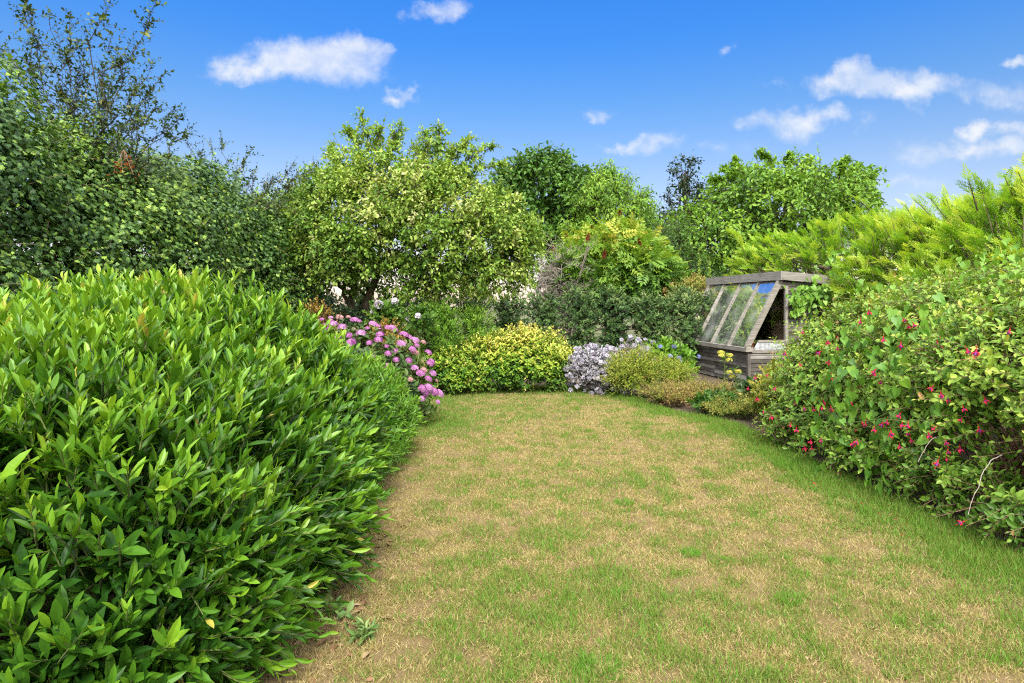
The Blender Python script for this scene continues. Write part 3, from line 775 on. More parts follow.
wispy_tree('small_leaved_tree', 'wispy small-leaved tree with thin bare shoots rising above the ivy hedge', (-5.0, 7.0), tops, 52, 7, .046, 14)
tops = [P3(px + rw.normal(0, 3), py + rw.normal(0, 4), 9.4 + rw.normal(0, .3)) for px, py in
        [(212, 150), (224, 138), (236, 158), (250, 148), (256, 165), (266, 172), (280, 178), (292, 168), (300, 176), (200, 148), (186, 142), (240, 178), (270, 186), (312, 172), (322, 165)]]
wispy_tree('thin_twiggy_shrub', 'thin twiggy shrub poking up behind the far end of the ivy hedge', (-4.5, 9.6), tops, 53, 8, .042, 13)

# spray of reddened leaves in the ivy
def red_spray():
    r = rng_(54); c = np.array(P3(112, 150, 6.15)); c[0] += .12; o = thing('red_leaf_spray', 'drooping spray of red and orange leaves hanging over the ivy', 'branch', c)
    f = MB(); w = MB()
    for k in range(3):
        e = c + np.array([.03 + .10 * k - .1, -.05, -.22 - .16 * r.random()]); q = limb(w, r, c, e, .005, .002, 8, .05, .1, 5)
        shoots(f, r, q[1:7], np.tile(e - c, (6, 1)) + r.normal(0, .15, (6, 3)), np.full(6, .10), 3, OVAL, .038, r.random(6), None, 70, 40)
    f.obj('foliage', leaf_mat('red_leaf', [(0, (.30, .03, .03)), (.6, (.45, .12, .05)), (1, (.45, .30, .08))]), o); w.obj('stem', TWIG_R, o, True)
red_spray()

# ------------------------------------------------------------------ foreground laurel
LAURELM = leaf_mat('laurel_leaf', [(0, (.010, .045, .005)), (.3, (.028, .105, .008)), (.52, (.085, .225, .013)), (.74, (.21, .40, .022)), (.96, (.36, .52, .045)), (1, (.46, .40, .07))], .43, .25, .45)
def laurel_tone(P, N, tn, r): return tn + .17 * np.clip((P[:, 2] - .85) / .7, -1, 1)  # low leaves older and darker, the lower face's shade also put in here
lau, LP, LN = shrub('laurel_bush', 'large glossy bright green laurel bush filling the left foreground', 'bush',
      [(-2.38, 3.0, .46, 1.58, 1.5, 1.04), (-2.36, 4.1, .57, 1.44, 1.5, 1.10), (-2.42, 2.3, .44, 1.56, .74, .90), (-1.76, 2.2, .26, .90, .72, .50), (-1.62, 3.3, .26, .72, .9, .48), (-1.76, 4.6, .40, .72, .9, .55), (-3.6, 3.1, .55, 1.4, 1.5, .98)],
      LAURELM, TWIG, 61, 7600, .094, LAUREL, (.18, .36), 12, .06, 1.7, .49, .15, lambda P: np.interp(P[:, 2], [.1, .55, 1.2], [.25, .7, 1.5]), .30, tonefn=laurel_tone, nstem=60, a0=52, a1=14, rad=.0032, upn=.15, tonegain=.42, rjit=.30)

# lighter narrow-leaved shrub beyond it
LIGHTM = leaf_mat('light_narrow_leaf', [(0, (.03, .10, .01)), (.45, (.10, .26, .02)), (.8, (.22, .42, .035)), (1, (.34, .50, .08))], .45, .3)
shrub('narrow_leaved_shrub', 'light green narrow-leaved shrub between the laurel and the pink hydrangea', 'bush',
      [(-1.50, 5.75, .42, .58, .75, .52), (-1.42, 5.2, .22, .45, .55, .36), (-1.75, 6.3, .5, .55, .6, .5)], LIGHTM, TWIG, 62, 1500, .075, NARROW, (.12, .24), 12, .12, 3, .52, .14, .8, .15, a0=70, a1=25)

# ------------------------------------------------------------------ hydrangea
HYDM = leaf_mat('hydrangea_leaf', [(0, (.03, .07, .015)), (.4, (.07, .15, .03)), (.75, (.15, .22, .05)), (.9, (.26, .20, .07)), (1, (.30, .14, .07))], .5, .25)
hyd, HP, HN = shrub('hydrangea', 'hydrangea bush covered in pink and mauve flower heads beside the laurel', 'flowering shrub',
      [(-1.85, 7.6, .50, .80, .72, .66), (-1.52, 7.35, .34, .55, .55, .46), (-2.15, 7.7, .66, .66, .6, .62)], HYDM, TWIG_R, 63, 620, .10, OVAL, (.14, .28), 8, .1, 2, .42, .2, .6, .3, a0=80, a1=45, upn=.5)
def hydrangea_heads():
    r = rng_(64); me = []
    for k, (m, rad) in enumerate([(PETAL_PINK, .068), (PETAL_PINK, .058), (PETAL_MAUVE, .065), (PETAL_FADED, .055)]):
        me.append(flower_head(r, rad * .85, 46, .024, .55).data('flower_head', [m]))
    Q, N = sample_blobs(r, [(-1.85, 7.6, .50, .80, .72, .66), (-1.52, 7.35, .34, .55, .55, .46), (-2.15, 7.7, .66, .66, .6, .62)], 400, .1, 2, .1, .3, 63 * 3.1)
    used = []
    for p, n in zip(Q, N):
        if n[2] < -.2 or n[0] < -.55 or n[1] > .5: continue
        if any(np.linalg.norm(p - u) < .105 for u in used): continue
        used.append(p); d = n + np.array([0, -.1, .7]); d = d / np.linalg.norm(d)
        q = p + n * r.uniform(.0, .09) + (0, 0, r.uniform(.02, .08))
        place(me[r.choice(4, p=[.30, .28, .26, .16])], 'flower_head', hyd, q, (math.acos(d[2]) * 0.9, 0, math.atan2(d[1], d[0]) + math.pi / 2), r.uniform(.5, 1.0))
        if len(used) >= 84: break
hydrangea_heads()

# ------------------------------------------------------------------ shrubs along the back bed
EVER = leaf_mat('dark_shrub_leaf', [(0, (.01, .03, .012)), (.4, (.03, .075, .022)), (.75, (.07, .15, .035)), (1, (.16, .25, .07))], .45, .15)
BRONZE = leaf_mat('bronze_leaf', [(0, (.16, .10, .02)), (.5, (.34, .22, .04)), (1, (.5, .36, .09))], .55, .3)
FERNY = leaf_mat('bright_fern_leaf', [(0, (.03, .12, .012)), (.4, (.11, .29, .02)), (.8, (.23, .44, .035)), (1, (.38, .54, .07))], .5, .3)
GOLD = leaf_mat('gold_tipped_leaf', [(0, (.03, .10, .01)), (.25, (.10, .25, .018)), (.42, (.26, .42, .03)), (.56, (.52, .58, .08)), (.78, (.78, .68, .18)), (1, (.80, .60, .24))], .5, .25)
shrub('dark_shrub', 'dark evergreen shrub under the fruit tree, behind the hydrangea', 'bush', [(-2.85, 10.2, .75, .75, .6, .80), (-2.2, 10.4, .6, .6, .5, .62)], EVER, BARK_D, 71, 900, .05, OVAL, (.1, .22), 9, .15, 2, .4, .18, .6, .2)
shrub('bronze_shrub', 'small bronze-leaved shrub against the dark end of the ivy hedge', 'bush', [(-3.0, 9.3, 1.15, .30, .28, .42)], BRONZE, TWIG_R, 72, 170, .05, OVAL, (.1, .25), 8, .25, 3, .55, .25, .7, .15, nstem=8)
shrub('bronze_shrub', 'low bronze-leaved shrub just behind the hydrangea flowers', 'bush', [(-1.92, 9.2, .92, .30, .28, .36)], BRONZE, TWIG_R, 73, 190, .045, OVAL, (.1, .22), 8, .25, 3, .55, .25, .7, .15, nstem=8)
wf, WP, WN = shrub('white_flowering_shrub', 'loose shrub with white flowers under the fruit tree', 'flowering shrub', [(-2.0, 9.5, 1.28, .34, .3, .30), (-1.5, 9.55, 1.25, .28, .26, .26)], FOL_MID, TWIG, 74, 190, .075, OVAL, (.12, .3), 8, .2, 2, .55, .2, .6, .2)
def white_heads(parent, P, N, n, seed, rad, mat, nfl, fl, dz=.06, mind=.12, cond=lambda p, q: q[2] > -.1 and q[1] < .3, name='flower_head'):
    r = rng_(seed); me = [flower_head(r, rad * s, nfl, fl, .8, -.6).data(name, [mat]) for s in (1, .8, .65)]; used = []
    for i in r.permutation(len(P)):
        p, q = P[i], N[i]
        if not cond(p, q) or any(np.linalg.norm(p - u) < mind for u in used): continue
        used.append(p); place(me[r.integers(3)], name, parent, p + q * .22 + (0, 0, dz), (r.normal(0, .4), r.normal(0, .4), r.uniform(0, 6)), r.uniform(.75, 1.2))
        if len(used) >= n: break
white_heads(wf, WP, WN, 15, 75, .040, PETAL_WHITE, 9, .050, -.03)
shrub('bright_green_shrub', 'bright fresh green shrub standing left of and behind the golden one', 'bush', [(-1.25, 10.3, .84, .56, .42, .76), (-.68, 10.5, .78, .46, .4, .74), (-1.72, 10.0, .55, .42, .4, .60)], FERNY, TWIG, 76, 1700, .065, LANCE, (.14, .3), 11, .16, 2, .62, .2, .9, .25)
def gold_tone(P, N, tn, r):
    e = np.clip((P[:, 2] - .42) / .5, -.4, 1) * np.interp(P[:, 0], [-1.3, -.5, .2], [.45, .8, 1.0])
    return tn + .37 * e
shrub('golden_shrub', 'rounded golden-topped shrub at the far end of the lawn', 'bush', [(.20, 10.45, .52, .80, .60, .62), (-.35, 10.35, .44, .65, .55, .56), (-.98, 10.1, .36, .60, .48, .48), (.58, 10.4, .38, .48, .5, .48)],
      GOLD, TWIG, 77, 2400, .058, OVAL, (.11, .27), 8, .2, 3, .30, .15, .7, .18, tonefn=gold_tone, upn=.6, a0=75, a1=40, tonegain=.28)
SILV = leaf_mat('silver_leaf', [(0, (.15, .15, .15)), (.4, (.40, .40, .44)), (.8, (.62, .61, .67)), (1, (.34, .26, .16))], .6, .2, tint=(1, 1, 1))
sv, SP, SN = shrub('silver_shrub', 'rounded silvery white shrub right of the golden one', 'flowering shrub', [(1.42, 10.25, .40, .42, .4, .38), (1.60, 10.15, .28, .30, .32, .30)], SILV, TWIG_R, 78, 900, .05, OVAL, (.1, .2), 9, .14, 3, .4, .25, .6, .15)
white_heads(sv, SP, SN, 90, 79, .030, PETAL_LILAC, 9, .040, -.05, .06, lambda p, q: q[2] > -.6 and q[1] < .4)
sv2, SP2, SN2 = shrub('silver_shrub', 'straggling low silvery shrub with white flowers behind the yellow-green perennials', 'flowering shrub', [(2.15, 10.5, .62, .42, .3, .26)], SILV, TWIG_R, 80, 150, .045, LANCE, (.1, .2), 9, .2, 3, .4, .25, .6, .1, nstem=8)
white_heads(sv2, SP2, SN2, 30, 81, .030, PETAL_LILAC, 9, .040, -.05, .08)
PERE = leaf_mat('yellow_green_leaf', [(0, (.08, .15, .015)), (.35, (.22, .33, .03)), (.65, (.40, .48, .06)), (.85, (.52, .50, .11)), (1, (.52, .36, .12))], .55, .3)
STRAWY = leaf_mat('fading_perennial_leaf', [(0, (.07, .13, .015)), (.35, (.22, .29, .04)), (.6, (.42, .40, .09)), (.85, (.54, .42, .15)), (1, (.42, .27, .10))], .6, .3)
shrub('perennial_clump', 'feathery yellow-green perennial clump right of the silver shrub', 'plant', [(2.00, 9.7, .34, .55, .5, .46), (2.55, 9.85, .28, .48, .5, .38)], PERE, TWIG, 82, 950, .05, NARROW, (.18, .42), 13, .2, 3, .45, .22, 1.0, .15, a0=75, a1=30, rjit=.55)
shrub('perennial_clump', 'dry straw-tinged perennial clump in front of the shed', 'plant', [(2.70, 9.1, .13, .50, .45, .24), (3.2, 9.4, .08, .45, .5, .20), (2.35, 8.9, .12, .4, .35, .22), (3.0, 8.6, .06, .4, .3, .15)], STRAWY, TWIG_R, 83, 1100, .042, NARROW, (.14, .36), 11, .25, 3, .5, .25, 1.0, .15, a0=75, a1=30, rjit=.6)
shrub('low_green_plant', 'low broad-leaved green plant at the foot of the dry perennials', 'plant', [(2.85, 8.35, .10, .38, .25, .20)], FOL_MID, TWIG, 84, 150, .07, OVAL, (.08, .16), 7, .2, 3, .4, .18, .7, .1, nstem=5)
bl, BP, BN = shrub('blue_flowered_plant', 'light green large-leaved plant with small blue flowers beside the shed', 'flowering plant', [(2.62, 10.6, .52, .38, .4, .36), (2.98, 10.6, .42, .25, .3, .32)], LIGHTM, TWIG, 85, 330, .10, OVAL, (.12, .25), 7, .15, 3, .6, .18, .7, .15, nstem=8)
white_heads(bl, BP, BN, 16, 86, .03, PETAL_BLUE, 18, .022, .0, .1, lambda p, q: q[1] < -.2 and -.2 < q[2] < .7)

# plants by the shed's corner
YEL = leaf_mat('yellowing_leaf', [(0, (.10, .16, .02)), (.4, (.28, .33, .04)), (.75, (.50, .46, .08)), (1, (.60, .48, .14))], .5, .3)
shrub('yellow_leaved_plant', 'yellow-leaved plant between the shed and the fuchsia', 'plant', [(3.28, 7.6, .26, .28, .32, .34), (3.62, 8.1, .36, .30, .35, .38)], YEL, TWIG, 87, 420, .06, OVAL, (.1, .25), 9, .2, 3, .5, .2, .8, .15, nstem=10)
def tall_stem(name, label, x, y, h, mat, seed, heads, petal=None):
    r = rng_(seed); o = thing(name, label, 'flowering plant', (x, y, 0)); f = MB(); w = MB()
    q = limb(w, r, (x, y, 0), (x + r.normal(0, .05), y, h), .009, .005, 9, .015, 0, 6)
    shoots(f, r, q[:-1], np.tile([0, 0, 1.], (8, 1)) + r.normal(0, .15, (8, 3)), np.full(8, .16), 6, LANCE, .11, .5, None, 75, 50)
    f.obj('foliage', mat, o); w.obj('stem', TWIG, o, True)
    if petal is not None:
        for k in range(heads):
            p = q[-1] + np.array([r.normal(0, .05), r.normal(0, .05), r.uniform(-.08, .04)]); b = flower_head(r, .045, 30, .02, .6); b.V = [v + p for v in b.V]; b.obj('flower_head', petal, o)
tall_stem('yellow_flower_stem', 'tall single stem with a yellow-green flower head before the shed wall', *G(758, 425)[:1], 8.6, .78, LIGHTM, 88, 5, PETAL_YELLOW)
tall_stem('yellow_flower_stem', 'shorter yellow-headed stem at the shed corner, just left of the tallest one', 3.38, 9.0, .50, LIGHTM, 89, 3, PETAL_YELLOW)
shrub('perennial_clump', 'lowest yellow-green clump spilling onto the lawn edge between the shed and the fuchsia', 'plant', [(2.95, 8.0, .08, .42, .3, .18), (3.5, 7.9, .08, .4, .35, .2), (3.2, 8.4, .05, .40, .35, .14)], STRAWY, TWIG, 91, 620, .045, NARROW, (.1, .22), 10, .2, 3, .38, .25, 1.0, .1, a0=75, a1=35)
shrub('dark_leaved_plant', 'dark green low plant at the bottom corner of the shed', 'plant', [(3.62, 8.9, .16, .30, .3, .24)], EVER, TWIG, 90, 160, .07, OVAL, (.1, .2), 7, .2, 3, .5, .18, .7, .1, nstem=5)

# ------------------------------------------------------------------ boundary hedge at the back
HEDGE = leaf_mat('hedge_leaf', [(0, (.015, .045, .014)), (.35, (.05, .12, .03)), (.65, (.12, .22, .055)), (.9, (.26, .34, .12)), (1, (.34, .40, .18))], .5, .2)
r_ = rng_(95)
hb = [(x, 13.3 + .12 * x + r_.normal(0, .08), .85, .75, .7, 1.0 + r_.normal(0, .05)) for x in np.arange(-6.5, 6.6, .8)]
shrub('back_hedge', 'long clipped dark grey-green hedge closing the far end of the garden', 'hedge', hb, HEDGE, BARK_D, 96, 9500, .068, OVAL, (.14, .28), 10, .14, 1.6, .48, .22, .5, .5, nstem=50, base=(0, 13.3, 0), back=.35)

# ------------------------------------------------------------------ trees
APPLE = leaf_mat('fruit_tree_leaf', [(0, (.04, .11, .014)), (.3, (.11, .24, .025)), (.55, (.22, .38, .045)), (.8, (.37, .51, .085)), (.94, (.47, .56, .15)), (1, (.54, .58, .24))], .5, .3)
def lob(px, py, Y, rx, rz, ry=None): x, y, z = P3(px, py, Y); return (x, y, z, rx * Y / F, (ry or rx) * Y / F, rz * Y / F)
Yt = 10.7
tree('fruit_tree', 'spreading pale green fruit tree in the middle of the back border', 'tree',
     [[(-1.38, 10.9, 0), (-1.42, 10.85, .9), (-1.30, 10.7, 1.5), (-1.2, 10.6, 2.1)], [(-2.95, 11.0, 0), (-2.75, 11.0, 1.2), (-2.5, 10.9, 1.9), (-2.2, 10.8, 2.5)], [(-2.95, 11.1, 0), (-3.0, 11.1, 1.3), (-2.9, 11.1, 2.2)]],
     [lob(400, 218, Yt, 80, 46, 66), lob(345, 232, Yt, 48, 38, 55), lob(460, 230, Yt, 58, 42, 50), lob(500, 240, Yt, 34, 32, 40), lob(318, 205, Yt + .2, 30, 26, 40), lob(430, 262, Yt - .1, 72, 34, 36), lob(372, 182, Yt, 34, 24, 40), lob(350, 255, Yt - .2, 46, 30, 50), lob(345, 192, Yt, 32, 26, 40), lob(440, 188, Yt, 36, 22, 40), lob(486, 262, Yt, 40, 28, 34)],
     APPLE, BARK, 101, 1450, 46, .070, OVAL, .21, .42, 2.1, .75, .55, .36, .2, trunk_r=.085, zmin=1.45, r1=.008, wisps=30, flat=.9, boughs=[P3(*q, Yt + dy) for q, dy in (((362, 116), 0), ((348, 128), .2), ((378, 130), -.2), ((402, 126), .1), ((425, 132), 0), ((440, 128), -.2), ((470, 138), .1), ((492, 146), 0), ((503, 165), -.1), ((500, 188), .2), ((515, 200), 0), ((532, 226), 0), ((330, 150), .1), ((312, 172), -.1), ((300, 192), 0), ((455, 150), .2), ((395, 145), -.3), ((540, 246), -.2), ((290, 215), 0), ((415, 150), .3))])
OAK = leaf_mat('far_dark_leaf', [(0, (.03, .09, .012)), (.4, (.08, .20, .022)), (.75, (.15, .31, .035)), (1, (.26, .42, .06))], .5, .25)
LIME = leaf_mat('far_light_leaf', [(0, (.05, .14, .014)), (.4, (.16, .33, .028)), (.75, (.29, .48, .05)), (1, (.42, .57, .10))], .5, .28)
tree('broad_tree', 'dark green rounded tree beyond the hedge, right of the fruit tree', 'tree', [[(1.6, 24, 0), (1.6, 24, 2.6), (1.7, 24, 4.2)]],
     [lob(540, 180, 24, 34, 26, 40), lob(575, 200, 24, 26, 28, 40), lob(528, 215, 24, 28, 30, 40), lob(562, 232, 24, 26, 20, 30), lob(515, 190, 24, 22, 24, 30)], OAK, BARK_D, 102, 420, 46, .17, OVAL, .42, .2, .8, .5, .42, .22, .3, trunk_r=.2, r1=.03)
tree('broad_tree', 'lighter green drooping tree beyond the hedge, above the sumac', 'tree', [[(3.9, 22, 0), (3.9, 22, 2.4), (4.0, 22, 4.0)]],
     [lob(605, 205, 22, 26, 28, 40), lob(632, 215, 22, 22, 20, 40), lob(610, 180, 22, 16, 14, 20), lob(590, 235, 22, 28, 18, 30), lob(625, 238, 22, 20, 14, 30)], LIME, BARK_D, 103, 330, 44, .15, LANCE, .4, .2, .8, .5, .48, .22, .7, wid=1.5, trunk_r=.16, r1=.025)
tree('large_tree', 'large bright green tree rising behind the shed', 'tree', [[(8.6, 20, 0), (8.7, 20, 2.4), (8.9, 20, 4.0)]],
     [lob(762, 212, 20, 56, 34, 70), lob(822, 208, 20, 34, 28, 55), lob(715, 234, 20, 38, 32, 60), lob(700, 255, 19.5, 34, 30, 40), lob(785, 186, 20, 42, 18, 45), lob(738, 194, 20, 24, 18, 40), lob(846, 188, 20, 18, 16, 40), lob(780, 250, 19.5, 50, 32, 50)],
     LIME, BARK_D, 104, 640, 46, .135, OVAL, .40, .42, 1.6, .6, .45, .26, .35, trunk_r=.22, r1=.03, wisps=14, boughs=[P3(*q, 20) for q in ((712, 180), (735, 160), (760, 153), (790, 156), (815, 160), (845, 160), (872, 176), (880, 205), (872, 225), (690, 210), (725, 168), (858, 166))])
tree('slim_dark_tree', 'thin dark open tree showing left of the large tree', 'tree', [[(7.55, 26, 0), (7.5, 26, 4), (7.5, 26, 7.2)]],
     [lob(685, 180, 26, 10, 22, 12), lob(684, 205, 26, 18, 18, 20), lob(694, 200, 26, 14, 12, 20), lob(676, 225, 26, 14, 16, 20)], WISP, BARK_D, 105, 120, 20, .15, OVAL, .4, .25, .8, .6, .2, .2, .2, trunk_r=.09, r1=.02, wisps=6)
tree('dark_yew', 'dark bushy evergreen between the sumac and the large tree', 'tree', [[(4.7, 19, 0), (4.7, 19, 2.0)]], [lob(672, 250, 19, 26, 26, 40), lob(655, 265, 19, 22, 20, 30), lob(690, 280, 18, 30, 24, 30)], OAK, BARK_D, 106, 240, 40, .10, LANCE, .35, .2, .9, .5, .33, .18, .3, trunk_r=.12)
SUMAC = leaf_mat('sumac_leaf', [(0, (.05, .13, .015)), (.35, (.15, .31, .03)), (.62, (.30, .43, .04)), (.86, (.48, .46, .07)), (.96, (.50, .30, .06)), (1, (.42, .15, .05))], .5, .3)
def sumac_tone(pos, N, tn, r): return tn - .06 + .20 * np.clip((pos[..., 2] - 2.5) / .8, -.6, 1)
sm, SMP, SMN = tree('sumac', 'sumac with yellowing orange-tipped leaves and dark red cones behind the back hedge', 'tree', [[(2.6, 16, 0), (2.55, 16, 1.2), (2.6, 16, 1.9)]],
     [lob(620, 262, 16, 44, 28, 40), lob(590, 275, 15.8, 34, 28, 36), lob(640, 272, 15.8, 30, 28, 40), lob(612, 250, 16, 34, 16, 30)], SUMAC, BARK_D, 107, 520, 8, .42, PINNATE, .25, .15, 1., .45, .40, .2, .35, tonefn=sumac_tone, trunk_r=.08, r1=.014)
def sumac_cones():
    r = rng_(108); b = MB(); n = 160; d = nrm(r.normal(size=(n, 3))); t = r.random(n)
    p = np.stack([d[:, 0] * .05 * (1.1 - t), d[:, 1] * .05 * (1.1 - t), t * .22], 1)
    b.leaves(SMALL, p, nrm(np.stack([d[:, 0], d[:, 1], np.full(n, .8)], 1)), d, .035, r.random(n), 1.4)
    me = b.data('flower_cone', [petal_mat('sumac_cone', [(0, (.12, .015, .01)), (1, (.30, .05, .03))], .05)]); used = []
    for i in r.permutation(len(SMP)):
        p, q = SMP[i], SMN[i]
        if q[2] < .1 or q[1] > .3 or any(np.linalg.norm(p - u) < .4 for u in used): continue
        used.append(p); place(me, 'flower_cone', sm, p + q * .35 + (0, 0, .15), (r.normal(0, .25), r.normal(0, .25), 0), r.uniform(.7, 1.1))
        if len(used) >= 8: break
sumac_cones()
ORL = leaf_mat('orange_tinged_leaf', [(0, (.12, .20, .03)), (.45, (.30, .36, .06)), (.8, (.50, .42, .14)), (1, (.55, .32, .14))], .55, .3)
shrub('orange_tinged_shrub', 'orange-tinged shrub above the back hedge beside the shed roof', 'bush', [(4.35, 14.6, 1.7, .75, .5, .5), (4.0, 14.7, 1.6, .5, .4, .4)], ORL, TWIG_R, 109, 420, .07, OVAL, (.15, .35), 9, .2, 2, .5, .22, .8, .2, nstem=10)
def bare_shrub():
    r = rng_(110); o = thing('bare_twig_shrub', 'leafless grey twiggy shrub between the fruit tree and the sumac', 'bush', (1.3, 15.2, 0)); w = MB()
    for k in range(26):
        e = np.array(P3(r.uniform(530, 600), r.uniform(236, 292), 15.2 + r.normal(0, .4))); q = limb(w, r, (1.3 + r.normal(0, .15), 15.2 + r.normal(0, .1), 0), e, .03, .006, 12, .03, .08, 5)
        for j in (5, 6, 7, 8, 9, 10):
            for h in range(4):
                d = nrm(np.array([r.normal(0, 1), r.normal(0, .7), r.normal(.2, .6)])) * r.uniform(.2, .65); p = limb(w, r, q[j], q[j] + d, .008, .003, 5, .06, .1, 4)
                m = 4; d2 = nrm(d + r.normal(0, .35, (m, 3))) * r.uniform(.1, .25, (m, 1)); b = p[[1, 2, 3, 4]]; w.tubes(b, b + d2, .0045, .002, 3)
    w.obj('branches', TWIG_G, o, True)
bare_shrub()
def spires():
    for k, (px, py) in enumerate([(700, 248), (714, 256), (726, 250), (690, 262)]):
        r = rng_(111 + k); x, y, z = P3(px, py, 16.2); o = thing('flower_spire', 'tall pale green seed spire in front of the large tree', 'plant', (x, y, 0), 0, 'pale spires behind the back hedge')
        f = MB(); w = MB(); q = limb(w, r, (x, y, 0), (x + r.normal(0, .1), y, z), .014, .006, 12, .01, 0, 5); n = 130; t = .45 + .55 * r.random(n)
        p = np.stack([np.interp(t, np.linspace(0, 1, 12), q[:, j]) for j in range(3)], 1); f.leaves(SMALL, p, r.normal(0, 1, (n, 3)) * (1, 1, .5), r.normal(0, 1, (n, 3)) + (0, 0, .6), .14 * (1.3 - t), .75 + .2 * r.random(n), 1.1)
        f.obj('foliage', LIME, o); w.obj('stem', TWIG, o, True)
spires()

# ------------------------------------------------------------------ feathery conifers on the right boundary
CONI = leaf_mat('golden_conifer', [(0, (.04, .12, .01)), (.28, (.14, .30, .018)), (.48, (.25, .48, .038)), (.72, (.42, .64, .06)), (1, (.64, .74, .14))], .6, .38)
def conifer(name, label, foot, lobes, seed, nbr, lean=(-.6, -.2, .7), tips=()):
    """feathery conifer: boughs sweep outwards and up, each set with flat sprays"""
    r = rng_(seed); o = thing(name, label, 'conifer', (*foot, 0)); f = MB(); w = MB()
    limb(w, r, (*foot, 0), (foot[0], foot[1], lobes[0][2] + lobes[0][5] * .6), .13, .03, 10, .01, 0, 9)
    P, N = sample_blobs(r, lobes, nbr, .2, 1.2, .6, .7, seed * 1.3)
    P = np.concatenate([P, np.array(tips).reshape(-1, 3)]); N = np.concatenate([N, np.tile(nrm(np.array(lean)), (len(tips), 1))])
    n = len(P); D = nrm(N * .6 + np.array(lean) + r.normal(0, .36, (n, 3)))
    L = r.uniform(.4, .95, n); A = P - D * L[:, None]
    m = 13
    t = np.linspace(.18, 1, m)[None] + r.normal(0, .02, (n, m)); arch = np.array([0, 0, 1.])
    pos = A[:, None] + D[:, None] * (L[:, None] * t)[..., None] + arch * (.10 * L[:, None] * np.sin(np.pi * t))[..., None]
    side = nrm(np.cross(D, np.array([0, 0, 1.]))); sg = np.where(np.arange(m) % 2 == 0, 1., -1.)[None, :, None]
    ld = D[:, None] * (.75 + .5 * t[..., None]) + side[:, None] * sg * (1 - .7 * t[..., None]) * .7 + r.normal(0, .22, (n, m, 3)) + np.array([0, 0, -.12])
    ln = np.array([0, 0, 1.]) + N[:, None] * .3 + r.normal(0, .35, (n, m, 3))
    tn = .62 + .5 * (t - .6) + r.normal(0, .15, (n, 1)) + r.normal(0, .11, (n, m)) + .7 * (fbm(P * 1.1 + seed, 2) - .5)[:, None]
    f.leaves(SPRAY, pos.reshape(-1, 3), ld.reshape(-1, 3), ln.reshape(-1, 3), (r.uniform(.16, .30, (n, m)) * (1.1 - .3 * t)).ravel(), tn.ravel().clip(0, 1))
    w.tubes(A, P, .012, .004, 5)
    # the long boughs back to the stem
    k = r.choice(n, min(60, n), replace=False)
    for i in k: limb(w, r, (foot[0], foot[1], max(.4, A[i, 2] - .35)), A[i], .03, .012, 6, .03, 0, 5)
    f.obj('foliage', CONI, o); w.obj('trunk', BARK, o, True)
conifer('golden_conifer', 'feathery yellow-green conifer overhanging the shed roof', (7.2, 13.6), [(6.3, 13.3, 2.05, 1.5, 1.0, 1.0), (7.3, 13.4, 2.3, 1.4, 1.0, 1.15), (5.5, 13.4, 2.25, .7, .7, .55), (8.3, 13.5, 2.4, 1.2, 1.0, 1.1)], 121, 560, (-.65, -.2, .6), [P3(730, 232, 13.2), P3(740, 240, 13.0), P3(757, 236, 13.3), P3(748, 250, 13), P3(857, 198, 13.2), P3(858, 212, 13.2), P3(855, 222, 13.2), P3(866, 218, 13.3)])
conifer('golden_conifer', 'feathery bright green conifer behind the middle of the fuchsia', (7.0, 10.4), [(6.9, 10.4, 2.15, .9, .9, .92), (7.5, 10.2, 2.3, 1.0, 1.0, 1.0), (6.3, 10.6, 1.95, .5, .6, .55)], 122, 460, (-.55, -.2, .75), [P3(905, 205, 9.7), P3(915, 200, 9.7), P3(930, 198, 9.6), P3(893, 222, 9.8), P3(885, 228, 9.8), P3(945, 196, 9.6)])
conifer('golden_conifer', 'feathery green conifer with dark protruding twigs at the right edge', (6.9, 7.7), [(6.6, 7.9, 2.1, .95, .9, .88), (7.3, 7.6, 2.35, 1.0, .9, .95), (5.95, 8.3, 1.85, .5, .6, .5)], 123, 460, (-.55, -.2, .75), [P3(968, 178, 7.6), P3(980, 182, 7.6), P3(1005, 178, 7.5), P3(1018, 172, 7.5), P3(1024, 160, 7.5)])

# ------------------------------------------------------------------ fuchsia on the right, with bindweed scrambling over it
FUCH = leaf_mat('fuchsia_leaf', [(0, (.035, .10, .014)), (.3, (.11, .24, .028)), (.55, (.23, .40, .045)), (.78, (.39, .54, .07)), (.93, (.54, .55, .12)), (1, (.48, .27, .11))], .45, .25)
FB = [(3.55, 6.3, .25, .85, .8, .42), (3.5, 5.3, .25, .75, .8, .42), (3.55, 4.4, .28, .72, .7, .42), (3.5, 3.7, .25, .65, .6, .36), (4.0, 6.6, .62, 1.1, 1.0, .98), (4.2, 5.4, .72, 1.28, 1.1, 1.02), (4.45, 4.4, .78, 1.45, 1.1, 1.02), (4.6, 3.6, .7, 1.55, 1.0, 1.0), (4.9, 5.3, 1.0, 1.2, 1.3, .92), (4.9, 6.8, .95, 1.0, 1.1, .9)]
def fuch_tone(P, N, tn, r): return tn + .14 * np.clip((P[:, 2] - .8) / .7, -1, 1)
fu, FP, FN = shrub('fuchsia_bush', 'large arching fuchsia bush hung with red flowers along the right of the lawn', 'flowering shrub', FB, FUCH, TWIG_R, 131, 8200, .056, OVAL, (.16, .38), 12, .12, 1.6, .46, .16, .35, .3,
      tonefn=fuch_tone, nstem=60, a0=75, a1=45, upn=.6, opposite=True, rjit=.4, base=(4.3, 5.0, 0), tonegain=.28)
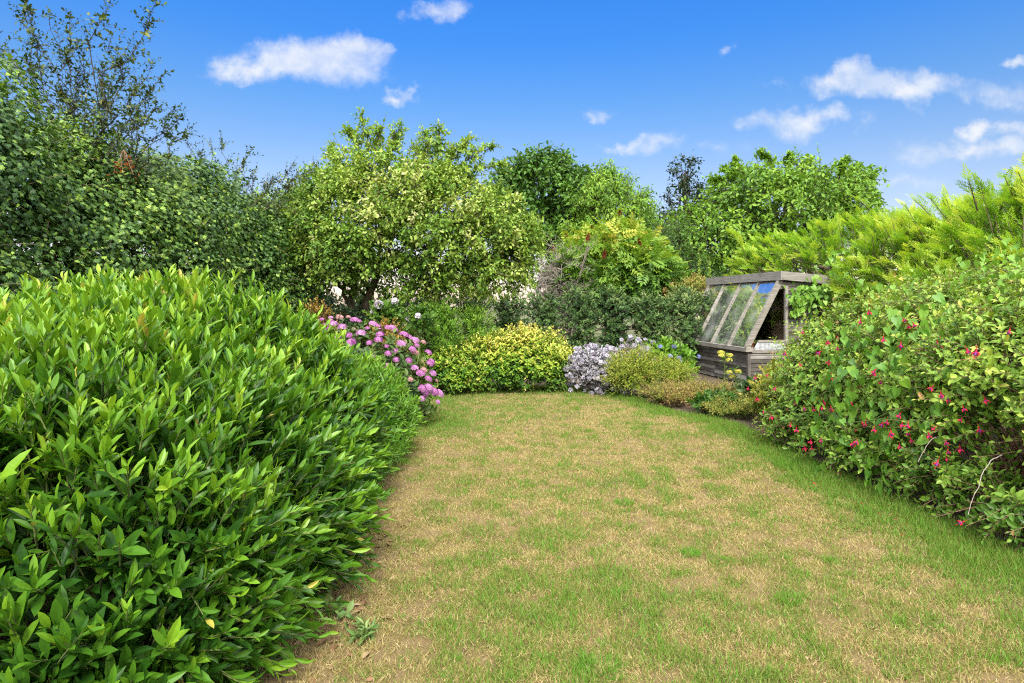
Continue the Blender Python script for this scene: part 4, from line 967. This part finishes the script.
def fuchsia_flowers():
    r = rng_(132); b = MB()
    b.path([(0, 0, 0), (0, 0, -.018)], [.0009, .0009], 4, .4); b.path([(0, 0, -.018), (0, 0, -.024), (0, 0, -.036)], [.0025, .0045, .0038], 6, .5)
    for k in range(4):
        a = k * math.pi / 2; b.leaves(SMALL, np.array([[0, 0, -.034]]), np.array([[math.cos(a), math.sin(a), -.75]]), np.array([[math.cos(a), math.sin(a), .9]]), .030, .6, 1.0)
    b.path([(0, 0, -.034), (0, 0, -.044), (0, 0, -.052)], [.005, .0085, .0075], 6, .5, 1)
    for k in range(3): b.path([(0, 0, -.05), (.002 * k - .002, .001, -.072)], [.0006, .0005], 3, .7)
    me = b.data('flower', [PETAL_RED, PETAL_PURPLE]); cnt = 0; used = []
    # clusters of hanging flowers: more low down at the near end, as in the photo
    for i in r.permutation(len(FP)):
        p, q = FP[i], FN[i]
        if q @ nrm(np.array([0, 0, 1.5]) - p) < .25 or q[2] > .8 or p[0] > p[1] * .86 or p[1] < 3.1 or p[2] < .24: continue
        if r.random() > np.interp(p[1], [3.2, 4.6, 7], [1, .55, .35]) * (1.0 if p[2] < 1.0 else .5): continue
        if any(np.linalg.norm(p - u) < .13 for u in used): continue
        used.append(p)
        for h in range(1 + (r.random() < .5) + (p[1] < 4.5 and r.random() < .5)):
            place(me, 'flower', fu, p + q * .43 + r.normal(0, .04, 3) + (0, 0, -.02), (r.normal(0, .3), r.normal(0, .3), r.uniform(0, 6)), r.uniform(.85, 1.3)); cnt += 1
        if cnt >= 97: break
    w = MB()
    for (a, e) in [(P3(1002, 455, 3.75), P3(968, 515, 3.35)), (P3(940, 436, 4.3), P3(918, 462, 4.15))]:
        w = MB(); limb(w, r, a, e, .0034, .0016, 12, .010, .13, 6); w.obj('bare_stem', TWIG_G, fu, True)
fuchsia_flowers()
BIND = leaf_mat('bindweed_leaf', [(0, (.05, .15, .02)), (.4, (.13, .31, .035)), (.75, (.25, .46, .06)), (.95, (.32, .46, .10)), (1, (.45, .42, .08))], .45, .3)
def bindweed(label, sel, seed, n, size, tone=.5, flowers=0):
    r = rng_(seed); idx = np.array([i for i in r.permutation(len(FP)) if sel(FP[i], FN[i])])[:n]; P = FP[idx]; N = FN[idx]
    o = thing('bindweed_vine', label, 'vine', (*P[:, :2].mean(0), 0)); f = MB(); w = MB(); k = len(P)
    for m in range(4):
        pp = P + N * (.27 + .08 * r.random((k, 1))) + r.normal(0, .08, (k, 3))
        f.leaves(HEART, pp, np.stack([r.normal(0, .4, k), r.normal(0, .4, k), np.full(k, -.8)], 1), N + (0, 0, .5) + r.normal(0, .3, (k, 3)), size * r.uniform(.55, 1.2, k), (tone + r.normal(0, .16, k)).clip(0, 1))
    order = np.argsort(P[:, 2] + .5 * P[:, 1]); q = (P + N * .30)[order][::max(1, k // 40)]
    for a, b in zip(q[:-1], q[1:]):
        limb(w, r, a, b, .003, .003, 5, .05, 0, 4)
    f.obj('foliage', BIND, o); w.obj('stem', TWIG, o, True)
    for h in range(flowers):
        p = P[h * 3] + N[h * 3] * .40; b = MB(); th = np.arange(10) * 2 * np.pi / 10; V = np.concatenate([np.stack([q * np.cos(th), q * np.sin(th), np.full(10, z)], 1) for q, z in ((.006, 0), (.012, .03), (.04, .05))]); ii = []
        for j in range(2):
            for i in range(10): ii += [j * 10 + i, j * 10 + (i + 1) % 10, (j + 1) * 10 + (i + 1) % 10, (j + 1) * 10 + i]
        b.add(V, ii, [4] * 20, .9); place(b.data('flower', [PETAL_WHITE]), 'flower', o, p, (R(60), 0, r.normal(0, .6)))
near = lambda c, rad: (lambda p, q: np.linalg.norm((p - np.array(c)) / np.array(rad)) < 1)
bindweed('bindweed with big heart-shaped leaves climbing up the lawn side of the fuchsia', near((3.3, 5.0, .7), (.8, .75, .62)), 133, 150, .088, .45)
bindweed('bindweed sprawling over the top of the fuchsia below the middle conifer', near((4.0, 5.6, 1.65), (1.1, 1.5, .5)), 134, 110, .065, .68, 0)
bindweed('fresh bindweed along the near crown of the fuchsia at the right edge', near((4.3, 4.3, 1.6), (1.2, .9, .5)), 135, 90, .06, .6)

def shed_climber():
    r = rng_(136); o = thing('climbing_vine', 'leafy green vine hanging over the end wall and roof edge of the shed', 'vine', (5.4, 11.0, 0)); f = MB(); w = MB()
    a = shed_pt(1.75, -.25, 1.2)
    q = [shed_pt(1.9, -.35, .0), shed_pt(1.85, -.35, 1.2), shed_pt(1.65, -.22, 1.70), shed_pt(1.4, -.18, 1.80), shed_pt(1.12, -.16, 1.74), shed_pt(.96, -.16, 1.56), shed_pt(.92, -.15, 1.36)]
    u = np.linspace(0, 1, 26); pts = np.stack([np.interp(u, np.linspace(0, 1, 7), np.array(q)[:, j]) for j in range(3)], 1); w.path(pts, .008, 6)
    q2 = np.array([pts[10], shed_pt(1.72, -.2, 2.0), shed_pt(1.6, -.15, 2.25), shed_pt(1.75, -.1, 2.5)]); w.path(q2, .006, 5)
    n = 420; t = r.random(n) ** .8; c = np.stack([np.interp(t, u, pts[:, j]) for j in range(3)], 1)
    c += np.stack([r.normal(0, .13, n), r.normal(0, .07, n), r.normal(0, .09, n)], 1) * np.interp(t, [0, .5, .75, 1], [2.4, 1.8, .8, .45])[:, None]
    f.leaves(HEART, c, np.stack([r.normal(0, .5, n), r.normal(0, .3, n), np.full(n, -.8)], 1), np.stack([r.normal(0, .4, n), np.full(n, -1.) + r.normal(0, .3, n), np.full(n, .6)], 1), r.uniform(.07, .12, n), (.55 + r.normal(0, .16, n)).clip(0, 1))
    m = 40; c = np.stack([np.interp(r.random(m), np.linspace(0, 1, 4), q2[:, j]) for j in range(3)], 1) + r.normal(0, .05, (m, 3)); f.leaves(HEART, c, r.normal(0, .5, (m, 3)) + (0, 0, -.6), r.normal(0, .4, (m, 3)) + (0, -1, .5), .1, .6)
    f.obj('foliage', BIND, o); w.obj('stem', TWIG, o, True)
shed_climber()

# ------------------------------------------------------------------ weeds, tussocks and litter on the lawn
WEED = leaf_mat('weed_leaf', [(0, (.05, .12, .03)), (.5, (.13, .25, .06)), (1, (.28, .38, .12))], .55, .25)
def weed(label, px, py, h, seed, n, tpl, leaf, kind='weed', mat=WEED):
    r = rng_(seed); x, y = G(px, py); o = thing(kind, label, 'weed', (x, y, 0)); f = MB(); w = MB()
    d = nrm(np.stack([r.normal(0, .5, n), r.normal(0, .5, n), np.full(n, .9)], 1)); b = np.tile([x, y, .005], (n, 1)) + np.stack([r.normal(0, .02, n), r.normal(0, .02, n), np.zeros(n)], 1)
    shoots(f, r, b, d, h * r.uniform(.5, 1.1, n), 6, tpl, leaf, .5 + r.normal(0, .12, n), w, 80, 35, rad=.0018, upn=.4)
    f.obj('foliage', mat, o); w.obj('stem', TWIG, o, True)
weed('upright leafy weed on the bare soil by the laurel', 334, 622, .15, 141, 4, OVAL, .055)
weed('spreading jagged-leaved weed at the lawn edge, right of the upright one', 362, 640, .10, 142, 14, LANCE, .06)
def tussock(label, px, py, rad, h, seed, n):
    r = rng_(seed); x, y = G(px, py); o = thing('grass_tussock', label, 'grass clump', (x, y, 0)); f = MB(); a = r.uniform(0, 6.28, n); q = rad * np.sqrt(r.random(n))
    pos = np.stack([x + q * np.cos(a), y + q * np.sin(a), np.full(n, .004)], 1); d = np.stack([np.cos(a) * .5, np.sin(a) * .5, np.ones(n)], 1) + r.normal(0, .3, (n, 3))
    hh = h * r.uniform(.5, 1.1, n); f.leaves(BLADE, pos, d, r.normal(0, 1, (n, 3)) + (0, -.5, .3), hh, .72 + .28 * r.random(n), (.0022 + .0005 * y) / hh)
    f.obj('blades', GRASS, o)
tussock('bright green tuft of grass alone in the straw-coloured middle of the lawn', 690, 556, .055, .05, 151, 260)
tussock('green tuft of grass on the dry lawn, nearer than the lone middle tuft', 789, 604, .06, .05, 152, 280)
tussock('wide loose tuft of longer grass at the bottom of the view', 598, 672, .10, .06, 153, 380)
tussock('small tuft of grass far down the middle of the lawn', 624, 505, .07, .05, 154, 220)
tussock('lush green tuft beside the fuchsia, where the grass stays green', 800, 470, .22, .08, 155, 700)

def litter():
    r = rng_(161); n = 90; f = MB()
    t = r.random(n); y = 3.3 + 2.2 * t; x = lawn_right(y) - np.abs(r.normal(0, .22, n)); f.leaves(SMALL, np.stack([x, y, np.full(n, .02)], 1), r.normal(0, 1, (n, 3)) * (1, 1, .15), r.normal(0, .3, (n, 3)) + (0, 0, 1), r.uniform(.015, .03, n), r.random(n))
    o = f.obj('fallen_petals', PETAL_RED); tag(o, 'fallen red fuchsia petals scattered on the grass edge', 'petals', kind='stuff')
    n = 300; f = MB(); y = np.concatenate([r.uniform(2.35, 4.2, n // 2), r.uniform(3.2, 8, n // 2)]); x = np.concatenate([lawn_left(y[:n // 2]) + r.normal(.02, .13, n // 2), lawn_right(y[n // 2:]) + r.normal(.02, .16, n // 2)])
    f.leaves(OVAL, np.stack([x, y, np.full(n, .018)], 1), r.normal(0, 1, (n, 3)) * (1, 1, .12), r.normal(0, .35, (n, 3)) + (0, 0, 1), r.uniform(.03, .075, n), r.random(n))
    k = 160; y = r.uniform(2.4, 9.5, k); x = lawn_left(y) + (lawn_right(y) - lawn_left(y)) * r.random(k); f.leaves(SMALL, np.stack([x, y, np.full(k, .022)], 1), r.normal(0, 1, (k, 3)) * (1, 1, .15), r.normal(0, .35, (k, 3)) + (0, 0, 1), r.uniform(.012, .035, k), r.random(k))
    o = f.obj('fallen_leaves', leaf_mat('dead_leaf', [(0, (.10, .05, .025)), (.5, (.25, .14, .07)), (1, (.46, .33, .19))], .8, .05)); tag(o, 'dead brown leaves scattered along the lawn edges and over the dry grass', 'leaves', kind='stuff')
litter()

# things of one kind carry one group name
GROUPS = {'perennial_clump': 'perennial clumps along the back border', 'bronze_shrub': 'small bronze-leaved shrubs', 'golden_conifer': 'feathery conifers along the right boundary',
          'grass_tussock': 'tufts of grass on the lawn', 'weed': 'weeds by the laurel', 'broad_tree': 'broad trees beyond the hedge', 'bindweed_vine': 'bindweed on the fuchsia',
          'flower_pot': 'flower pots inside the shed', 'yellow_flower_stem': 'yellow-headed stems by the shed', 'silver_shrub': 'silvery shrubs in the back border'}
for o in list(COL.objects):
    if o.parent is None and 'category' in o.keys():
        g = GROUPS.get(o.name.split('.')[0])
        if g: o['group'] = g
